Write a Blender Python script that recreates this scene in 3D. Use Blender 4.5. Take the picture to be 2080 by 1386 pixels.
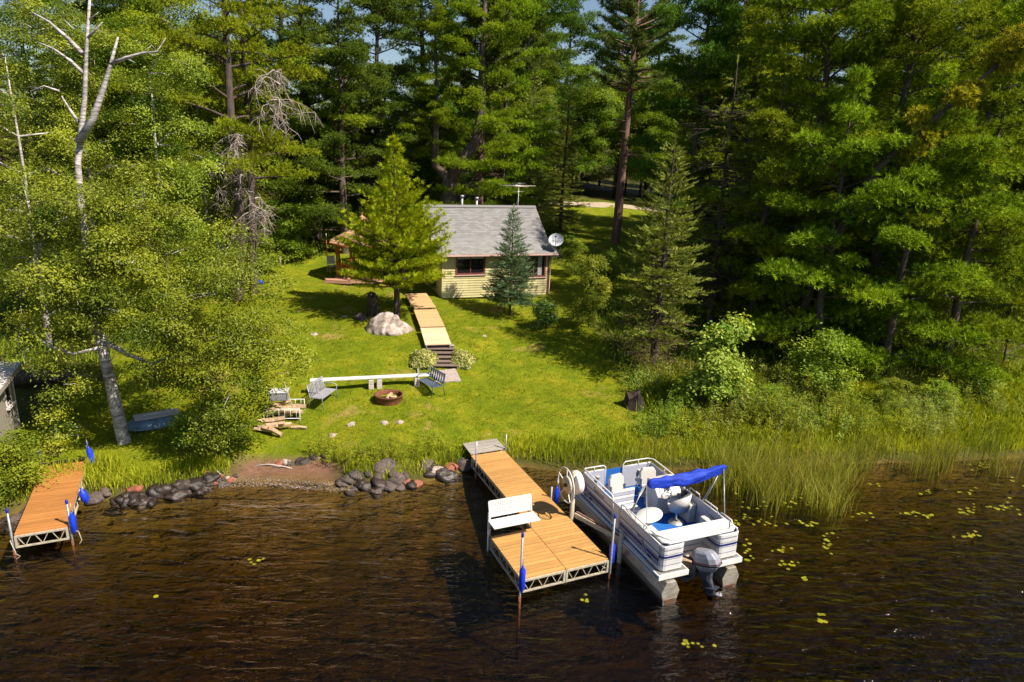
import bpy, bmesh, math, random
import numpy as np
from mathutils import Vector, Matrix, noise as mnoise
for o in list(bpy.data.objects): bpy.data.objects.remove(o)
SC = bpy.context.scene
COL = SC.collection
R = math.radians
# ------------------------------------------------------------------ camera
CAM_H, PITCH, ROLL = 10.4, 0.275, 0.04
cd = bpy.data.cameras.new('camera'); cam = bpy.data.objects.new('camera', cd); COL.objects.link(cam)
cd.sensor_width = 36; cd.lens = 1387/2080*36; cd.clip_start = .1; cd.clip_end = 3000
cam.matrix_world = Matrix.Translation((0, 0, CAM_H)) @ Matrix.Rotation(math.pi/2-PITCH, 4, 'X') @ Matrix.Rotation(ROLL, 4, 'Z')
SC.camera = cam
# ------------------------------------------------------------------ sky and sun
SUN_EL, SUN_AZ = R(50), R(-26)          # azimuth counter-clockwise from +X
sd = Vector((math.cos(SUN_AZ)*math.cos(SUN_EL), math.sin(SUN_AZ)*math.cos(SUN_EL), math.sin(SUN_EL)))
w = bpy.data.worlds.new('World'); SC.world = w; w.use_nodes = True
nt = w.node_tree; bg = nt.nodes['Background']
sky = nt.nodes.new('ShaderNodeTexSky'); sky.sky_type = 'NISHITA'; sky.sun_disc = False
sky.sun_elevation = SUN_EL; sky.sun_rotation = math.pi/2-SUN_AZ
sky.altitude = 300; sky.air_density = 1.0; sky.dust_density = .6; sky.ozone_density = 1.2
nt.links.new(sky.outputs[0], bg.inputs[0]); bg.inputs[1].default_value = .062
sl = bpy.data.lights.new('sun', 'SUN'); sl.energy = 5.0; sl.angle = R(.53); sl.color = (1, .91, .75)
so = bpy.data.objects.new('sun', sl); COL.objects.link(so)
so.rotation_euler = sd.to_track_quat('Z', 'Y').to_euler()
SC.view_settings.view_transform = 'Standard'; SC.view_settings.look = 'None'
SC.view_settings.exposure = .78; SC.view_settings.gamma = 1
SC.render.engine = 'CYCLES'; cy = SC.cycles
cy.max_bounces = 5; cy.diffuse_bounces = 2; cy.glossy_bounces = 2; cy.transmission_bounces = 2; cy.transparent_max_bounces = 8
cy.caustics_reflective = False; cy.caustics_refractive = False; cy.sample_clamp_indirect = 4
cy.use_denoising = True
try: cy.denoiser = 'OPENIMAGEDENOISE'
except Exception: pass
# ------------------------------------------------------------------ helpers
rng = np.random.default_rng(7); rnd = random.Random(11)
def tag(o, label=None, cat=None, group=None, kind=None):
    if label: o['label'] = label
    if cat: o['category'] = cat
    if group: o['group'] = group
    if kind: o['kind'] = kind
    return o
def empty(name, loc=(0,0,0), rz=0, label=None, cat=None, group=None):
    o = bpy.data.objects.new(name, None); COL.objects.link(o); o.empty_display_size = .2
    o.location = loc; o.rotation_euler = (0, 0, rz)
    return tag(o, label, cat, group)
def link(name, me, parent=None, loc=None, rot=None, scale=None):
    o = bpy.data.objects.new(name, me); COL.objects.link(o); o.parent = parent
    if loc is not None: o.location = loc
    if rot is not None: o.rotation_euler = rot
    if scale is not None: o.scale = scale if hasattr(scale, '__len__') else (scale,)*3
    return o
class MB:
    def __init__(s): s.v = []; s.f = []; s.sm = []
    def add(s, vs, fs, smooth=False):
        b = len(s.v); s.v += [tuple(v) for v in vs]; s.f += [tuple(i+b for i in f) for f in fs]; s.sm += [smooth]*len(fs); return s
    def box(s, c, d, rz=0, m=None):
        x, y, z = d[0]/2, d[1]/2, d[2]/2
        vs = [Vector((a*x, b*y, e*z)) for e in (-1,1) for b in (-1,1) for a in (-1,1)]
        M = m if m is not None else Matrix.Rotation(rz, 3, 'Z')
        return s.add([M @ v + Vector(c) for v in vs], [(0,2,3,1),(4,5,7,6),(0,1,5,4),(2,6,7,3),(0,4,6,2),(1,3,7,5)])
    def bb(s, a, b):
        return s.box([(a[i]+b[i])/2 for i in range(3)], [abs(b[i]-a[i]) for i in range(3)])
    def bar(s, p, q, w, h, up=(0,0,1)):
        p, q = Vector(p), Vector(q); y = q-p; L = y.length; y.normalize(); u = Vector(up)
        if abs(u.dot(y)) > .98: u = Vector((1,0,0))
        x = y.cross(u).normalized(); z = x.cross(y)
        return s.box((p+q)/2, (w, L, h), m=Matrix((x, y, z)).transposed())
    def tube(s, pts, r, n=8, cap=True, closed=False):
        pts = [Vector(p) for p in pts]; m = len(pts)
        rs = r if hasattr(r, '__len__') else [r]*m
        vs = []; x = None
        for i, p in enumerate(pts):
            if closed: d = pts[(i+1) % m]-pts[i-1]
            else: d = pts[min(i+1, m-1)]-pts[max(i-1, 0)]
            if d.length < 1e-9: d = Vector((0,0,1))
            d.normalize()
            if x is None:
                u = Vector((0,0,1)) if abs(d.z) < .9 else Vector((1,0,0)); x = d.cross(u).normalized()
            else:
                x = (x-d*x.dot(d))
                if x.length < 1e-6: x = d.orthogonal()
                x.normalize()
            y = d.cross(x)
            vs += [p+(x*math.cos(2*math.pi*k/n)+y*math.sin(2*math.pi*k/n))*rs[i] for k in range(n)]
        fs = []
        for i in range(m if closed else m-1):
            a, b = i*n, ((i+1) % m)*n
            fs += [(a+k, a+(k+1) % n, b+(k+1) % n, b+k) for k in range(n)]
        s.add(vs, fs, True)
        if cap and not closed:
            b = len(s.v)-len(vs)
            s.f += [tuple(b+k for k in reversed(range(n))), tuple(b+(m-1)*n+k for k in range(n))]; s.sm += [False]*2
        return s
    def cyl(s, p, q, r0, r1=None, n=16): return s.tube([p, q], [r0, r0 if r1 is None else r1], n)
    def lathe(s, prof, c=(0,0,0), n=20, m=None):
        vs = []; M = m if m is not None else Matrix.Identity(3)
        for (r, z) in prof: vs += [M @ Vector((r*math.cos(2*math.pi*k/n), r*math.sin(2*math.pi*k/n), z))+Vector(c) for k in range(n)]
        fs = []
        for i in range(len(prof)-1):
            fs += [(i*n+k, i*n+(k+1) % n, (i+1)*n+(k+1) % n, (i+1)*n+k) for k in range(n)]
        return s.add(vs, fs, True)
    def ell(s, c, r, nu=14, nv=8, m=None):
        prof = [(max(1e-4, math.sin(math.pi*i/nv)), -math.cos(math.pi*i/nv)) for i in range(nv+1)]
        M = m if m is not None else Matrix.Identity(3)
        return s.lathe(prof, c, nu, M @ Matrix.Diagonal(r))
    def prism(s, poly, z0, z1, m=None, c=(0,0,0)):
        n = len(poly); M = m if m is not None else Matrix.Identity(3)
        vs = [M @ Vector((x, y, z))+Vector(c) for z in (z0, z1) for x, y in poly]
        return s.add(vs, [tuple(reversed(range(n))), tuple(range(n, 2*n))]+[(k, (k+1) % n, n+(k+1) % n, n+k) for k in range(n)])
    def sweep(s, path, prof, closed=False, smooth=False):
        # path: 2d points; prof: (outward offset, z); outward is to the right of travel
        P = [Vector(p) for p in path]; n = len(P); vs = []
        for i, p in enumerate(P):
            a = P[i-1] if (closed or i) else P[i]; b = P[(i+1) % n] if (closed or i < n-1) else P[i]
            d1 = (p-a); d2 = (b-p)
            n1 = Vector((d1.y, -d1.x)).normalized() if d1.length > 1e-9 else None
            n2 = Vector((d2.y, -d2.x)).normalized() if d2.length > 1e-9 else None
            nn = (n1 or n2)+(n2 or n1); nn.normalize(); k = 1/max(.5, nn.dot(n1 or n2))
            vs += [(p.x+nn.x*o*k, p.y+nn.y*o*k, z) for o, z in prof]
        m = len(prof); fs = []
        for i in range(n if closed else n-1):
            a, b = i*m, ((i+1) % n)*m
            fs += [(a+k, b+k, b+k+1, a+k+1) for k in range(m-1)]
        return s.add(vs, fs, smooth)
    def mesh(s, name, mat):
        me = bpy.data.meshes.new(name); me.from_pydata(s.v, [], s.f); me.polygons.foreach_set('use_smooth', s.sm)
        if mat: me.materials.append(mat)
        me.update(); return me
    def build(s, name, mat, parent=None, loc=None, rot=None, bevel=0, seg=2):
        o = link(name, s.mesh(name, mat), parent, loc, rot)
        if bevel:
            b = o.modifiers.new('bevel', 'BEVEL'); b.width = bevel; b.segments = seg; b.limit_method = 'ANGLE'; b.angle_limit = R(40)
        return o
def arc(cx, cy, r, a0, a1, n=6): return [(cx+r*math.cos(R(a0+(a1-a0)*i/n)), cy+r*math.sin(R(a0+(a1-a0)*i/n))) for i in range(n+1)]
def copy_tree(o, parent=None):
    c = o.copy(); COL.objects.link(c); c.parent = parent
    for ch in o.children: copy_tree(ch, c)
    return c
def np_mesh(name, V, F, mat, tint=None, smooth=False):
    me = bpy.data.meshes.new(name); V = np.ascontiguousarray(V, dtype=np.float32).reshape(-1, 3); F = np.ascontiguousarray(F, dtype=np.int32)
    k = F.shape[1]; nf = len(F)
    me.vertices.add(len(V)); me.vertices.foreach_set('co', V.ravel())
    me.loops.add(nf*k); me.loops.foreach_set('vertex_index', F.ravel())
    me.polygons.add(nf); me.polygons.foreach_set('loop_start', np.arange(0, nf*k, k, dtype=np.int32))
    try: me.polygons.foreach_set('loop_total', np.full(nf, k, dtype=np.int32))
    except Exception: pass
    if smooth: me.polygons.foreach_set('use_smooth', np.ones(nf, dtype=bool))
    if tint is not None:
        a = me.attributes.new('tint', 'FLOAT', 'POINT'); a.data.foreach_set('value', np.ascontiguousarray(tint, dtype=np.float32))
    if mat: me.materials.append(mat)
    me.update(calc_edges=True); return me
# ------------------------------------------------------------------ materials
def lin(r, g, b): return tuple(((c/255)/12.92 if c <= 10 else ((c/255+.055)/1.055)**2.4) for c in (r, g, b))
def mat(name, col, rough=.6, metal=0, var=.12, scale=8, bump=0, bscale=None, spec=.4, col2=None, stretch=None, objvar=0, coat=0):
    m = bpy.data.materials.new(name); m.use_nodes = True; t = m.node_tree; N = t.nodes; Lk = t.links; b = N['Principled BSDF']
    b.inputs['Roughness'].default_value = rough; b.inputs['Metallic'].default_value = metal; b.inputs['Specular IOR Level'].default_value = spec
    if coat: b.inputs['Coat Weight'].default_value = coat
    tc = N.new('ShaderNodeTexCoord'); mp = N.new('ShaderNodeMapping'); Lk.new(tc.outputs['Object'], mp.inputs[0])
    if stretch: mp.inputs['Scale'].default_value = stretch
    if objvar:
        o1 = N.new('ShaderNodeObjectInfo'); v1 = N.new('ShaderNodeVectorMath'); v1.operation = 'SCALE'; v1.inputs[0].default_value = (13, 7, 5); Lk.new(o1.outputs['Random'], v1.inputs['Scale']); Lk.new(v1.outputs[0], mp.inputs['Location'])
    nz = N.new('ShaderNodeTexNoise'); nz.inputs['Scale'].default_value = scale; nz.inputs['Detail'].default_value = 6; nz.inputs['Roughness'].default_value = .65
    Lk.new(mp.outputs[0], nz.inputs[0])
    rp = N.new('ShaderNodeValToRGB'); c = col; d = col2 or tuple(x*(1-2.2*var) for x in col)
    e = tuple(min(1, x*(1+var)) for x in col)
    rp.color_ramp.elements[0].position = .32; rp.color_ramp.elements[0].color = (*d, 1)
    rp.color_ramp.elements[1].position = .66; rp.color_ramp.elements[1].color = (*e, 1)
    Lk.new(nz.outputs[0], rp.inputs[0]); out = rp.outputs[0]
    if objvar:
        oi = N.new('ShaderNodeObjectInfo'); mr = N.new('ShaderNodeMapRange'); mr.inputs[3].default_value = 1-objvar; mr.inputs[4].default_value = 1+objvar
        Lk.new(oi.outputs['Random'], mr.inputs[0]); hs = N.new('ShaderNodeHueSaturation'); Lk.new(mr.outputs[0], hs.inputs['Value']); Lk.new(out, hs.inputs['Color']); out = hs.outputs[0]
    Lk.new(out, b.inputs['Base Color'])
    if bump:
        n2 = N.new('ShaderNodeTexNoise'); n2.inputs['Scale'].default_value = bscale or scale*3; n2.inputs['Detail'].default_value = 5; Lk.new(mp.outputs[0], n2.inputs[0])
        bp = N.new('ShaderNodeBump'); bp.inputs['Strength'].default_value = bump; bp.inputs['Distance'].default_value = .02
        Lk.new(n2.outputs[0], bp.inputs['Height']); Lk.new(bp.outputs[0], b.inputs['Normal'])
    return m
def leafmat(name, dark, light, trans=.3, rough=.5, spec=.35, hue=.02):
    m = bpy.data.materials.new(name); m.use_nodes = True; t = m.node_tree; N = t.nodes; Lk = t.links; b = N['Principled BSDF']
    b.inputs['Roughness'].default_value = rough; b.inputs['Specular IOR Level'].default_value = spec
    at = N.new('ShaderNodeAttribute'); at.attribute_name = 'tint'
    rp = N.new('ShaderNodeValToRGB'); rp.color_ramp.elements[0].color = (*dark, 1); rp.color_ramp.elements[1].color = (*light, 1)
    Lk.new(at.outputs['Fac'], rp.inputs[0])
    oi = N.new('ShaderNodeObjectInfo'); hs = N.new('ShaderNodeHueSaturation')
    m1 = N.new('ShaderNodeMapRange'); m1.inputs[3].default_value = .5-hue; m1.inputs[4].default_value = .5+hue; Lk.new(oi.outputs['Random'], m1.inputs[0]); Lk.new(m1.outputs[0], hs.inputs['Hue'])
    m2 = N.new('ShaderNodeMapRange'); m2.inputs[3].default_value = .82; m2.inputs[4].default_value = 1.15; Lk.new(oi.outputs['Random'], m2.inputs[0]); Lk.new(m2.outputs[0], hs.inputs['Value'])
    Lk.new(rp.outputs[0], hs.inputs['Color']); Lk.new(hs.outputs[0], b.inputs['Base Color'])
    if trans:
        tr = N.new('ShaderNodeBsdfTranslucent'); mx = N.new('ShaderNodeMixShader'); mx.inputs[0].default_value = trans
        gm = N.new('ShaderNodeMixRGB'); gm.blend_type = 'MULTIPLY'; gm.inputs[0].default_value = 1; gm.inputs[2].default_value = (1.5, 1.4, .4, 1); Lk.new(hs.outputs[0], gm.inputs[1])
        Lk.new(gm.outputs[0], tr.inputs[0]); Lk.new(b.outputs[0], mx.inputs[1]); Lk.new(tr.outputs[0], mx.inputs[2]); Lk.new(mx.outputs[0], N['Material Output'].inputs[0])
    return m
M = {}
M['deck'] = mat('composite_decking', (.50,.265,.085), .6, var=.08, scale=2.2, stretch=(1,4,1), bump=.15, objvar=.13)
M['deck2'] = mat('red_decking', (.44,.185,.053), .6, var=.08, scale=2.2, stretch=(1,4,1), bump=.15, objvar=.13)
M['ramp'] = mat('tan_boards', (.58,.36,.18), .7, var=.1, scale=6, stretch=(1,6,1), bump=.2, objvar=.1)
M['ramppale'] = mat('pale_boards', (.66,.52,.34), .7, var=.1, scale=6, stretch=(1,6,1), bump=.2, objvar=.1)
M['greywood'] = mat('weathered_grey_wood', (.36,.32,.29), .8, var=.2, scale=9, stretch=(1,8,1), bump=.4, objvar=.12)
M['stepwood'] = mat('brown_step_wood', (.20,.145,.12), .8, var=.2, scale=9, stretch=(1,5,1), bump=.4, objvar=.1)
M['alu'] = mat('aluminium', (.62,.60,.56), .42, .75, var=.1, scale=12)
M['frame'] = mat('painted_truss', (.56,.49,.38), .5, .2, var=.15, scale=12)
M['white'] = mat('white_plastic', (.70,.69,.68), .35, var=.05, scale=6)
M['cream'] = mat('cream_vinyl', (.56,.53,.51), .4, var=.06, scale=6)
M['offwhite'] = mat('boat_panel_white', (.64,.63,.64), .3, var=.05, scale=3, coat=.2)
M['navy'] = mat('navy_stripe', (.012,.018,.15), .35, var=.05)
M['slate'] = mat('slate_graphic', (.06,.075,.16), .4, var=.05)
M['carpet'] = mat('blue_carpet', (.012,.125,.47), .95, var=.12, scale=60, bump=.3, bscale=300)
M['lav'] = mat('grey_vinyl', (.40,.41,.50), .5, var=.06)
M['canvas'] = mat('blue_canvas', (.006,.04,.46), .7, var=.18, scale=7, bump=.5, bscale=9)
M['fender'] = mat('blue_vinyl_fender', (.010,.045,.60), .35, var=.1)
M['capblue'] = mat('blue_cap', (.012,.03,.30), .4)
M['pontoon'] = mat('pontoon_aluminium', (.50,.47,.42), .42, .55, var=.15, scale=5, stretch=(1,.3,2), col2=(.33,.26,.19))
M['galv'] = mat('galvanised_pipe', (.36,.355,.37), .45, .5, var=.15, scale=14)
M['rust'] = mat('rusty_steel', (.20,.075,.035), .85, .15, var=.25, scale=14, bump=.4)
M['motorg'] = mat('outboard_grey', (.30,.305,.37), .35, .2, var=.08)
M['motord'] = mat('outboard_dark', (.055,.06,.085), .4, .2, var=.1)
M['black'] = mat('black_rubber', (.018,.018,.02), .6)
M['red'] = mat('red_decal', (.42,.02,.05), .4)
M['siding'] = mat('yellow_siding', (.56,.50,.26), .6, var=.07, scale=2.5, stretch=(1,1,.3))
M['trim'] = mat('brown_red_trim', (.17,.045,.04), .5, var=.1)
M['eave'] = mat('pale_gutter', (.62,.42,.38), .5, var=.08)
M['glass'] = mat('dark_window_glass', (.012,.012,.016), .06, spec=.8, var=.05)
M['curtain'] = mat('pale_curtain', (.55,.53,.56), .9, var=.06)
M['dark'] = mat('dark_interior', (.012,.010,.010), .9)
M['concrete'] = mat('concrete', (.36,.29,.27), .9, var=.14, scale=10, bump=.3)
M['block'] = mat('concrete_block', (.55,.48,.43), .9, var=.1, scale=12, bump=.3)
M['cedarwood'] = mat('red_stained_cedar', (.42,.135,.035), .55, var=.15, scale=8, objvar=.08)
M['cedardeck'] = mat('pink_cedar_deck', (.50,.27,.19), .7, var=.12, scale=8, objvar=.08)
M['shed'] = mat('grey_shed_board', (.30,.265,.225), .85, var=.12, scale=5, stretch=(3,3,.4), bump=.2)
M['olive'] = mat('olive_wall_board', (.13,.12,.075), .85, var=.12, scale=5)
M['shedroof'] = mat('pale_roof_board', (.60,.54,.53), .8, var=.1, scale=4, bump=.2)
M['metalb'] = mat('slate_blue_paint', (.13,.165,.24), .45, .2, var=.1)
M['metalg'] = mat('grey_lilac_paint', (.38,.37,.42), .45, .2, var=.1)
M['log'] = mat('split_firewood', (.50,.34,.22), .85, var=.2, scale=9, bump=.4, objvar=.2)
M['rock'] = mat('lake_rock', (.10,.075,.066), .75, var=.28, scale=4, bump=.6, bscale=14, objvar=.4)
M['rockwet'] = mat('wet_rock', (.040,.026,.022), .42, var=.35, scale=4, bump=.6, bscale=14, objvar=.45, spec=.5)
M['rockred'] = mat('red_granite', (.30,.10,.06), .75, var=.2, scale=5, bump=.5)
M['granite'] = mat('pale_granite_boulder', (.43,.36,.33), .85, var=.3, scale=3.2, bump=.7, bscale=12, col2=(.16,.11,.085))
M['bark'] = mat('grey_brown_bark', (.085,.062,.052), .9, var=.3, scale=7, stretch=(2,2,.35), bump=.8, bscale=16)
M['barkred'] = mat('red_pine_bark', (.20,.115,.09), .9, var=.3, scale=7, stretch=(2,2,.4), bump=.8, bscale=16)
M['barkpine'] = mat('pine_bark', (.12,.088,.070), .9, var=.25, scale=6, stretch=(2,2,.4), bump=.7, bscale=14)
M['birchbark'] = mat('birch_bark', (.66,.60,.60), .75, var=.06, scale=4.2, stretch=(.8,.8,3.2), bump=.5, bscale=16, col2=(.10,.08,.075))
M['deadwood'] = mat('bleached_dead_wood', (.55,.48,.47), .85, var=.15, scale=8)
M['twig'] = mat('grey_twig', (.42,.35,.325), .9, var=.2, scale=8)
M['browntwig'] = mat('brown_dead_twig', (.17,.095,.075), .9, var=.2, scale=8)
M['stump'] = mat('dark_stump', (.035,.022,.02), .9, var=.3, scale=9, stretch=(2,2,.4), bump=.8)
M['foam'] = mat('water_foam', (.42,.34,.31), .8, var=.2, scale=20)
M['tarp'] = mat('pale_blue_hull', (.16,.27,.38), .5, var=.25, scale=3)
M['orange'] = mat('orange_plastic', (.55,.12,.02), .5)
M['silver'] = mat('dish_grey', (.50,.51,.55), .5, var=.05)
M['wreed'] = mat('dry_stick', (.52,.42,.33), .9, var=.2)
# leaves
M['l_birch'] = leafmat('birch_leaf', (.045,.09,.003), (.35,.39,.03), .28, .45, .28, .012)
M['l_dec'] = leafmat('broad_leaf', (.06,.12,.004), (.30,.37,.016), .3, .55, .18)
M['l_decdark'] = leafmat('dark_broad_leaf', (.05,.10,.014), (.13,.20,.03), .3, .4, .35)
M['l_wpine'] = leafmat('white_pine_needle', (.06,.125,.007), (.33,.40,.018), .22, .7, .08)
M['l_rpine'] = leafmat('red_pine_needle', (.045,.085,.018), (.14,.18,.035), .25, .6, .15)
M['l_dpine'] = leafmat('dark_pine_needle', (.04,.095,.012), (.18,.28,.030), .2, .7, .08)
M['l_jack'] = leafmat('jack_pine_needle', (.10,.135,.006), (.35,.36,.018), .22, .7, .08)
M['l_spruce'] = leafmat('spruce_needle', (.09,.13,.018), (.31,.34,.055), .2, .7, .08)
M['l_bspruce'] = leafmat('blue_spruce_needle', (.06,.14,.075), (.20,.30,.15), .25, .6, .15)
M['l_cedar'] = leafmat('cedar_scale', (.11,.165,.004), (.42,.45,.014), .28, .65, .08, .01)
M['l_dead'] = leafmat('dead_brown_needle', (.09,.05,.035), (.20,.12,.085), .1, .8, .1)
M['l_yellow'] = leafmat('yellowing_needle', (.22,.25,.010), (.60,.58,.04), .3, .6, .15, .01)
M['l_hosta'] = leafmat('hosta_leaf', (.16,.20,.015), (.55,.52,.20), .3, .4, .4, .01)
M['l_shrub'] = leafmat('shrub_leaf', (.085,.16,.008), (.34,.40,.03), .32, .5, .2)
M['l_willow'] = leafmat('pale_shrub_leaf', (.11,.19,.014), (.50,.53,.10), .32, .5, .2)
M['g_lawn'] = leafmat('lawn_blade', (.10,.155,.003), (.31,.315,.014), .25, .7, .08, 0)
M['g_tall'] = leafmat('tall_grass_blade', (.15,.22,.007), (.50,.50,.035), .35, .65, .1, 0)
M['g_reed'] = leafmat('reed_blade', (.15,.19,.014), (.44,.40,.09), .35, .65, .1, 0)
M['lily'] = mat('lily_pad', (.25,.24,.015), .4, var=.2, scale=3, spec=.4, objvar=.3)
# ------------------------------------------------------------------ land and water
SHX = [-80,-30,-15,-13.6,-12.5,-11.5,-10.2,-9.1,-8.6,-6.6,-5,-3.5,-2.1,-1.3,.5,2,4.5,8,11.6,15.4,19.2,40,90]
SHY = [6,13,15.9,17.1,18,17.8,18.2,19.0,19.3,19.5,19.35,19.3,20.1,20.8,21.2,20.9,21.2,21.8,22.4,22.9,23.6,27,36]
PD = [-80,-15,-6,-2.5,-1,0,.4,1,2,4,6,8.2,9.5,11,13,18,23,32,45,70,150,400]
PZ = [-6,-3,-1.5,-.72,-.36,0,.28,.45,.58,.8,1.0,1.35,1.75,1.95,2.15,2.5,2.7,4.2,5.2,6,9,16]
BZ = [-6,-3,-1.5,-.6,-.2,0,.05,.14,.5,.8,1.0,1.35,1.75,1.95,2.15,2.5,2.7,4.2,5.2,6,9,16]
def gh(x, y):
    x = np.asarray(x, float); y = np.asarray(y, float)
    d = y-np.interp(x, SHX, SHY)
    bw = np.clip(1-np.abs(x+7)/1.9, 0, 1); bw = np.clip(bw*2.5, 0, 1)
    z = np.interp(d, PD, PZ)*(1-bw)+np.interp(d, PD, BZ)*bw
    k = np.clip(d/3, 0, 1)
    z = z+k*(.05*np.sin(x*.9+y*.5)+.04*np.sin(x*.37-y*.8+1)+.02*np.sin(2.3*x+1.7*y))
    far = np.clip((y-44)/20, 0, 1); z = z+far*(.5*np.sin(x*.13+1)+.4*np.sin(y*.11+x*.05))
    return z
def g(x, y): return float(gh(x, y))
def ray(px, py):
    u = (px-1040)/1387; v = (693-py)/1387; c, s = math.cos(ROLL), math.sin(ROLL); u, v = u*c-v*s, u*s+v*c
    c, s = math.cos(PITCH), math.sin(PITCH); return Vector((u, c+v*s, -s+v*c))
def at(px, py):                                   # where a line of sight meets the ground
    d = ray(px, py); lo, hi = 5., 140.
    for i in range(270):
        t = 5+i*.5
        p = d*t
        if p.z+CAM_H < g(p.x, p.y): hi = t; break
        lo = t
    for i in range(20):
        t = (lo+hi)/2; p = d*t
        if p.z+CAM_H < g(p.x, p.y): hi = t
        else: lo = t
    p = d*hi; return Vector((p.x, p.y, g(p.x, p.y)))
def pz(px, py, z): d = ray(px, py); return d*((z-CAM_H)/d.z)+Vector((0,0,CAM_H))
def pY(px, py, Y): d = ray(px, py); return d*(Y/d.y)+Vector((0,0,CAM_H))
def axis(a, b, fine, lo, hi, step):
    l = [a]; 
    x = lo; left = []
    s = step
    while x > a: left.append(x); s *= 1.16; x -= s
    mid = list(np.arange(lo, hi, fine)); right = []; x = hi; s = step
    while x < b: right.append(x); s *= 1.16; x += s
    return np.array(sorted(set([a]+left+mid+right+[b])))
gx = axis(-400, 400, .22, -21, 21, .3); gy = axis(-120, 500, .22, 13, 42, .3)
X, Y = np.meshgrid(gx, gy); Z = gh(X, Y)
rr = np.random.default_rng(3)
dd = Y-np.interp(X, SHX, SHY)
Z = Z+np.where((dd > .2) & (Y < 60), rr.normal(0, .012, Z.shape), 0)
n0, n1 = X.shape; idx = np.arange(n0*n1).reshape(n0, n1)
F = np.stack([idx[:-1,:-1], idx[:-1,1:], idx[1:,1:], idx[1:,:-1]], -1).reshape(-1, 4)
def sstep(e0, e1, v): t = np.clip((v-e0)/(e1-e0), 0, 1); return t*t*(3-2*t)
def lawn_mask(x, y):
    d = y-np.interp(x, SHX, SHY)
    rb = np.interp(y, [18,24,28,33,36,40,46,60,75], [6.5,5.2,5.4,4.4,4.6,8,10,12,14])   # right edge of the lawn
    lb = np.interp(y, [14,22,30,40,46], [-17,-16.5,-17,-16,-13])
    m = sstep(0, 1.0, rb-x)*sstep(0, 1.5, x-lb)*sstep(.5, 1.2, d)
    back = np.where(x > 3.2, sstep(0, 3, 66-y), sstep(0, 2, 47-y))
    return m*back
lm = lawn_mask(X, Y); bwt = np.clip((1-np.abs(X+7)/1.9)*2.5, 0, 1)
sand = np.clip(np.where(dd < 0, .25+.75*bwt, bwt*sstep(1.5, 1.0, dd)), 0, 1)
me = np_mesh('ground', np.stack([X, Y, Z], -1), F, None, smooth=True)
lmg = np.maximum(lm, np.where(X > 4, .75, 0)*sstep(.3, 1, dd)*sstep(9, 6, dd))
for nm, arr in (('lawn', lmg), ('sand', sand), ('wet', sstep(.12, -.02, Z))):
    a = me.attributes.new(nm, 'FLOAT', 'POINT'); a.data.foreach_set('value', np.ascontiguousarray(arr, dtype=np.float32).ravel())
def ground_mat():
    m = bpy.data.materials.new('ground_cover'); m.use_nodes = True; t = m.node_tree; N = t.nodes; L = t.links; b = N['Principled BSDF']
    b.inputs['Roughness'].default_value = .9; b.inputs['Specular IOR Level'].default_value = .15
    tc = N.new('ShaderNodeTexCoord')
    def nz(s, det=5, ro=.6):
        n = N.new('ShaderNodeTexNoise'); n.inputs['Scale'].default_value = s; n.inputs['Detail'].default_value = det; n.inputs['Roughness'].default_value = ro; L.new(tc.outputs['Object'], n.inputs[0]); return n.outputs[0]
    def ramp(i, *st):
        r = N.new('ShaderNodeValToRGB'); e = r.color_ramp.elements
        while len(e) < len(st): e.new(.5)
        for k, (p, c) in enumerate(st): e[k].position = p; e[k].color = (*c, 1)
        L.new(i, r.inputs[0]); return r.outputs[0]
    def mix(f, a, c, bt='MIX'):
        x = N.new('ShaderNodeMixRGB'); x.blend_type = bt
        for s, v in ((0, f), (1, a), (2, c)):
            if hasattr(v, 'node'): L.new(v, x.inputs[s])
            else: x.inputs[s].default_value = v if s == 0 else (*v, 1)
        return x.outputs[0]
    def attr(n):
        a = N.new('ShaderNodeAttribute'); a.attribute_name = n; return a.outputs['Fac']
    g1 = ramp(nz(.9, 5, .75), (.30, (.095,.145,.004)), (.5, (.17,.205,.006)), (.68, (.28,.255,.015)))
    fine = ramp(nz(9, 6, .75), (.3, (.55,.6,.5)), (.7, (1.25,1.2,1.2)))
    lawn = mix(1., g1, fine, 'MULTIPLY')
    dry = ramp(nz(.55, 6, .6), (.60, (0,0,0)), (.70, (1,1,1)))
    lawn = mix(dry, lawn, (.33,.235,.07))
    forest = ramp(nz(1.6, 5, .7), (.3, (.030,.035,.008)), (.55, (.075,.075,.014)), (.75, (.13,.085,.045)))
    c = mix(attr('lawn'), forest, lawn)
    sandc = ramp(nz(7, 6, .7), (.3, (.13,.065,.046)), (.7, (.25,.13,.095)))
    c = mix(attr('sand'), c, sandc)
    bed = ramp(nz(1.4, 5, .75), (.3, (.055,.037,.008)), (.5, (.135,.088,.018)), (.7, (.22,.14,.03)))
    wb = N.new('ShaderNodeMath'); wb.operation = 'MULTIPLY'; L.new(attr('wet'), wb.inputs[0]); wb.inputs[1].default_value = .8
    c = mix(wb.outputs[0], c, bed)
    L.new(c, b.inputs['Base Color'])
    bp = N.new('ShaderNodeBump'); bp.inputs['Strength'].default_value = .6; bp.inputs['Distance'].default_value = .06; L.new(nz(14, 4, .8), bp.inputs['Height']); L.new(bp.outputs[0], b.inputs['Normal'])
    return m
me.materials.append(ground_mat()); tag(link('ground', me), kind='structure')
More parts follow.
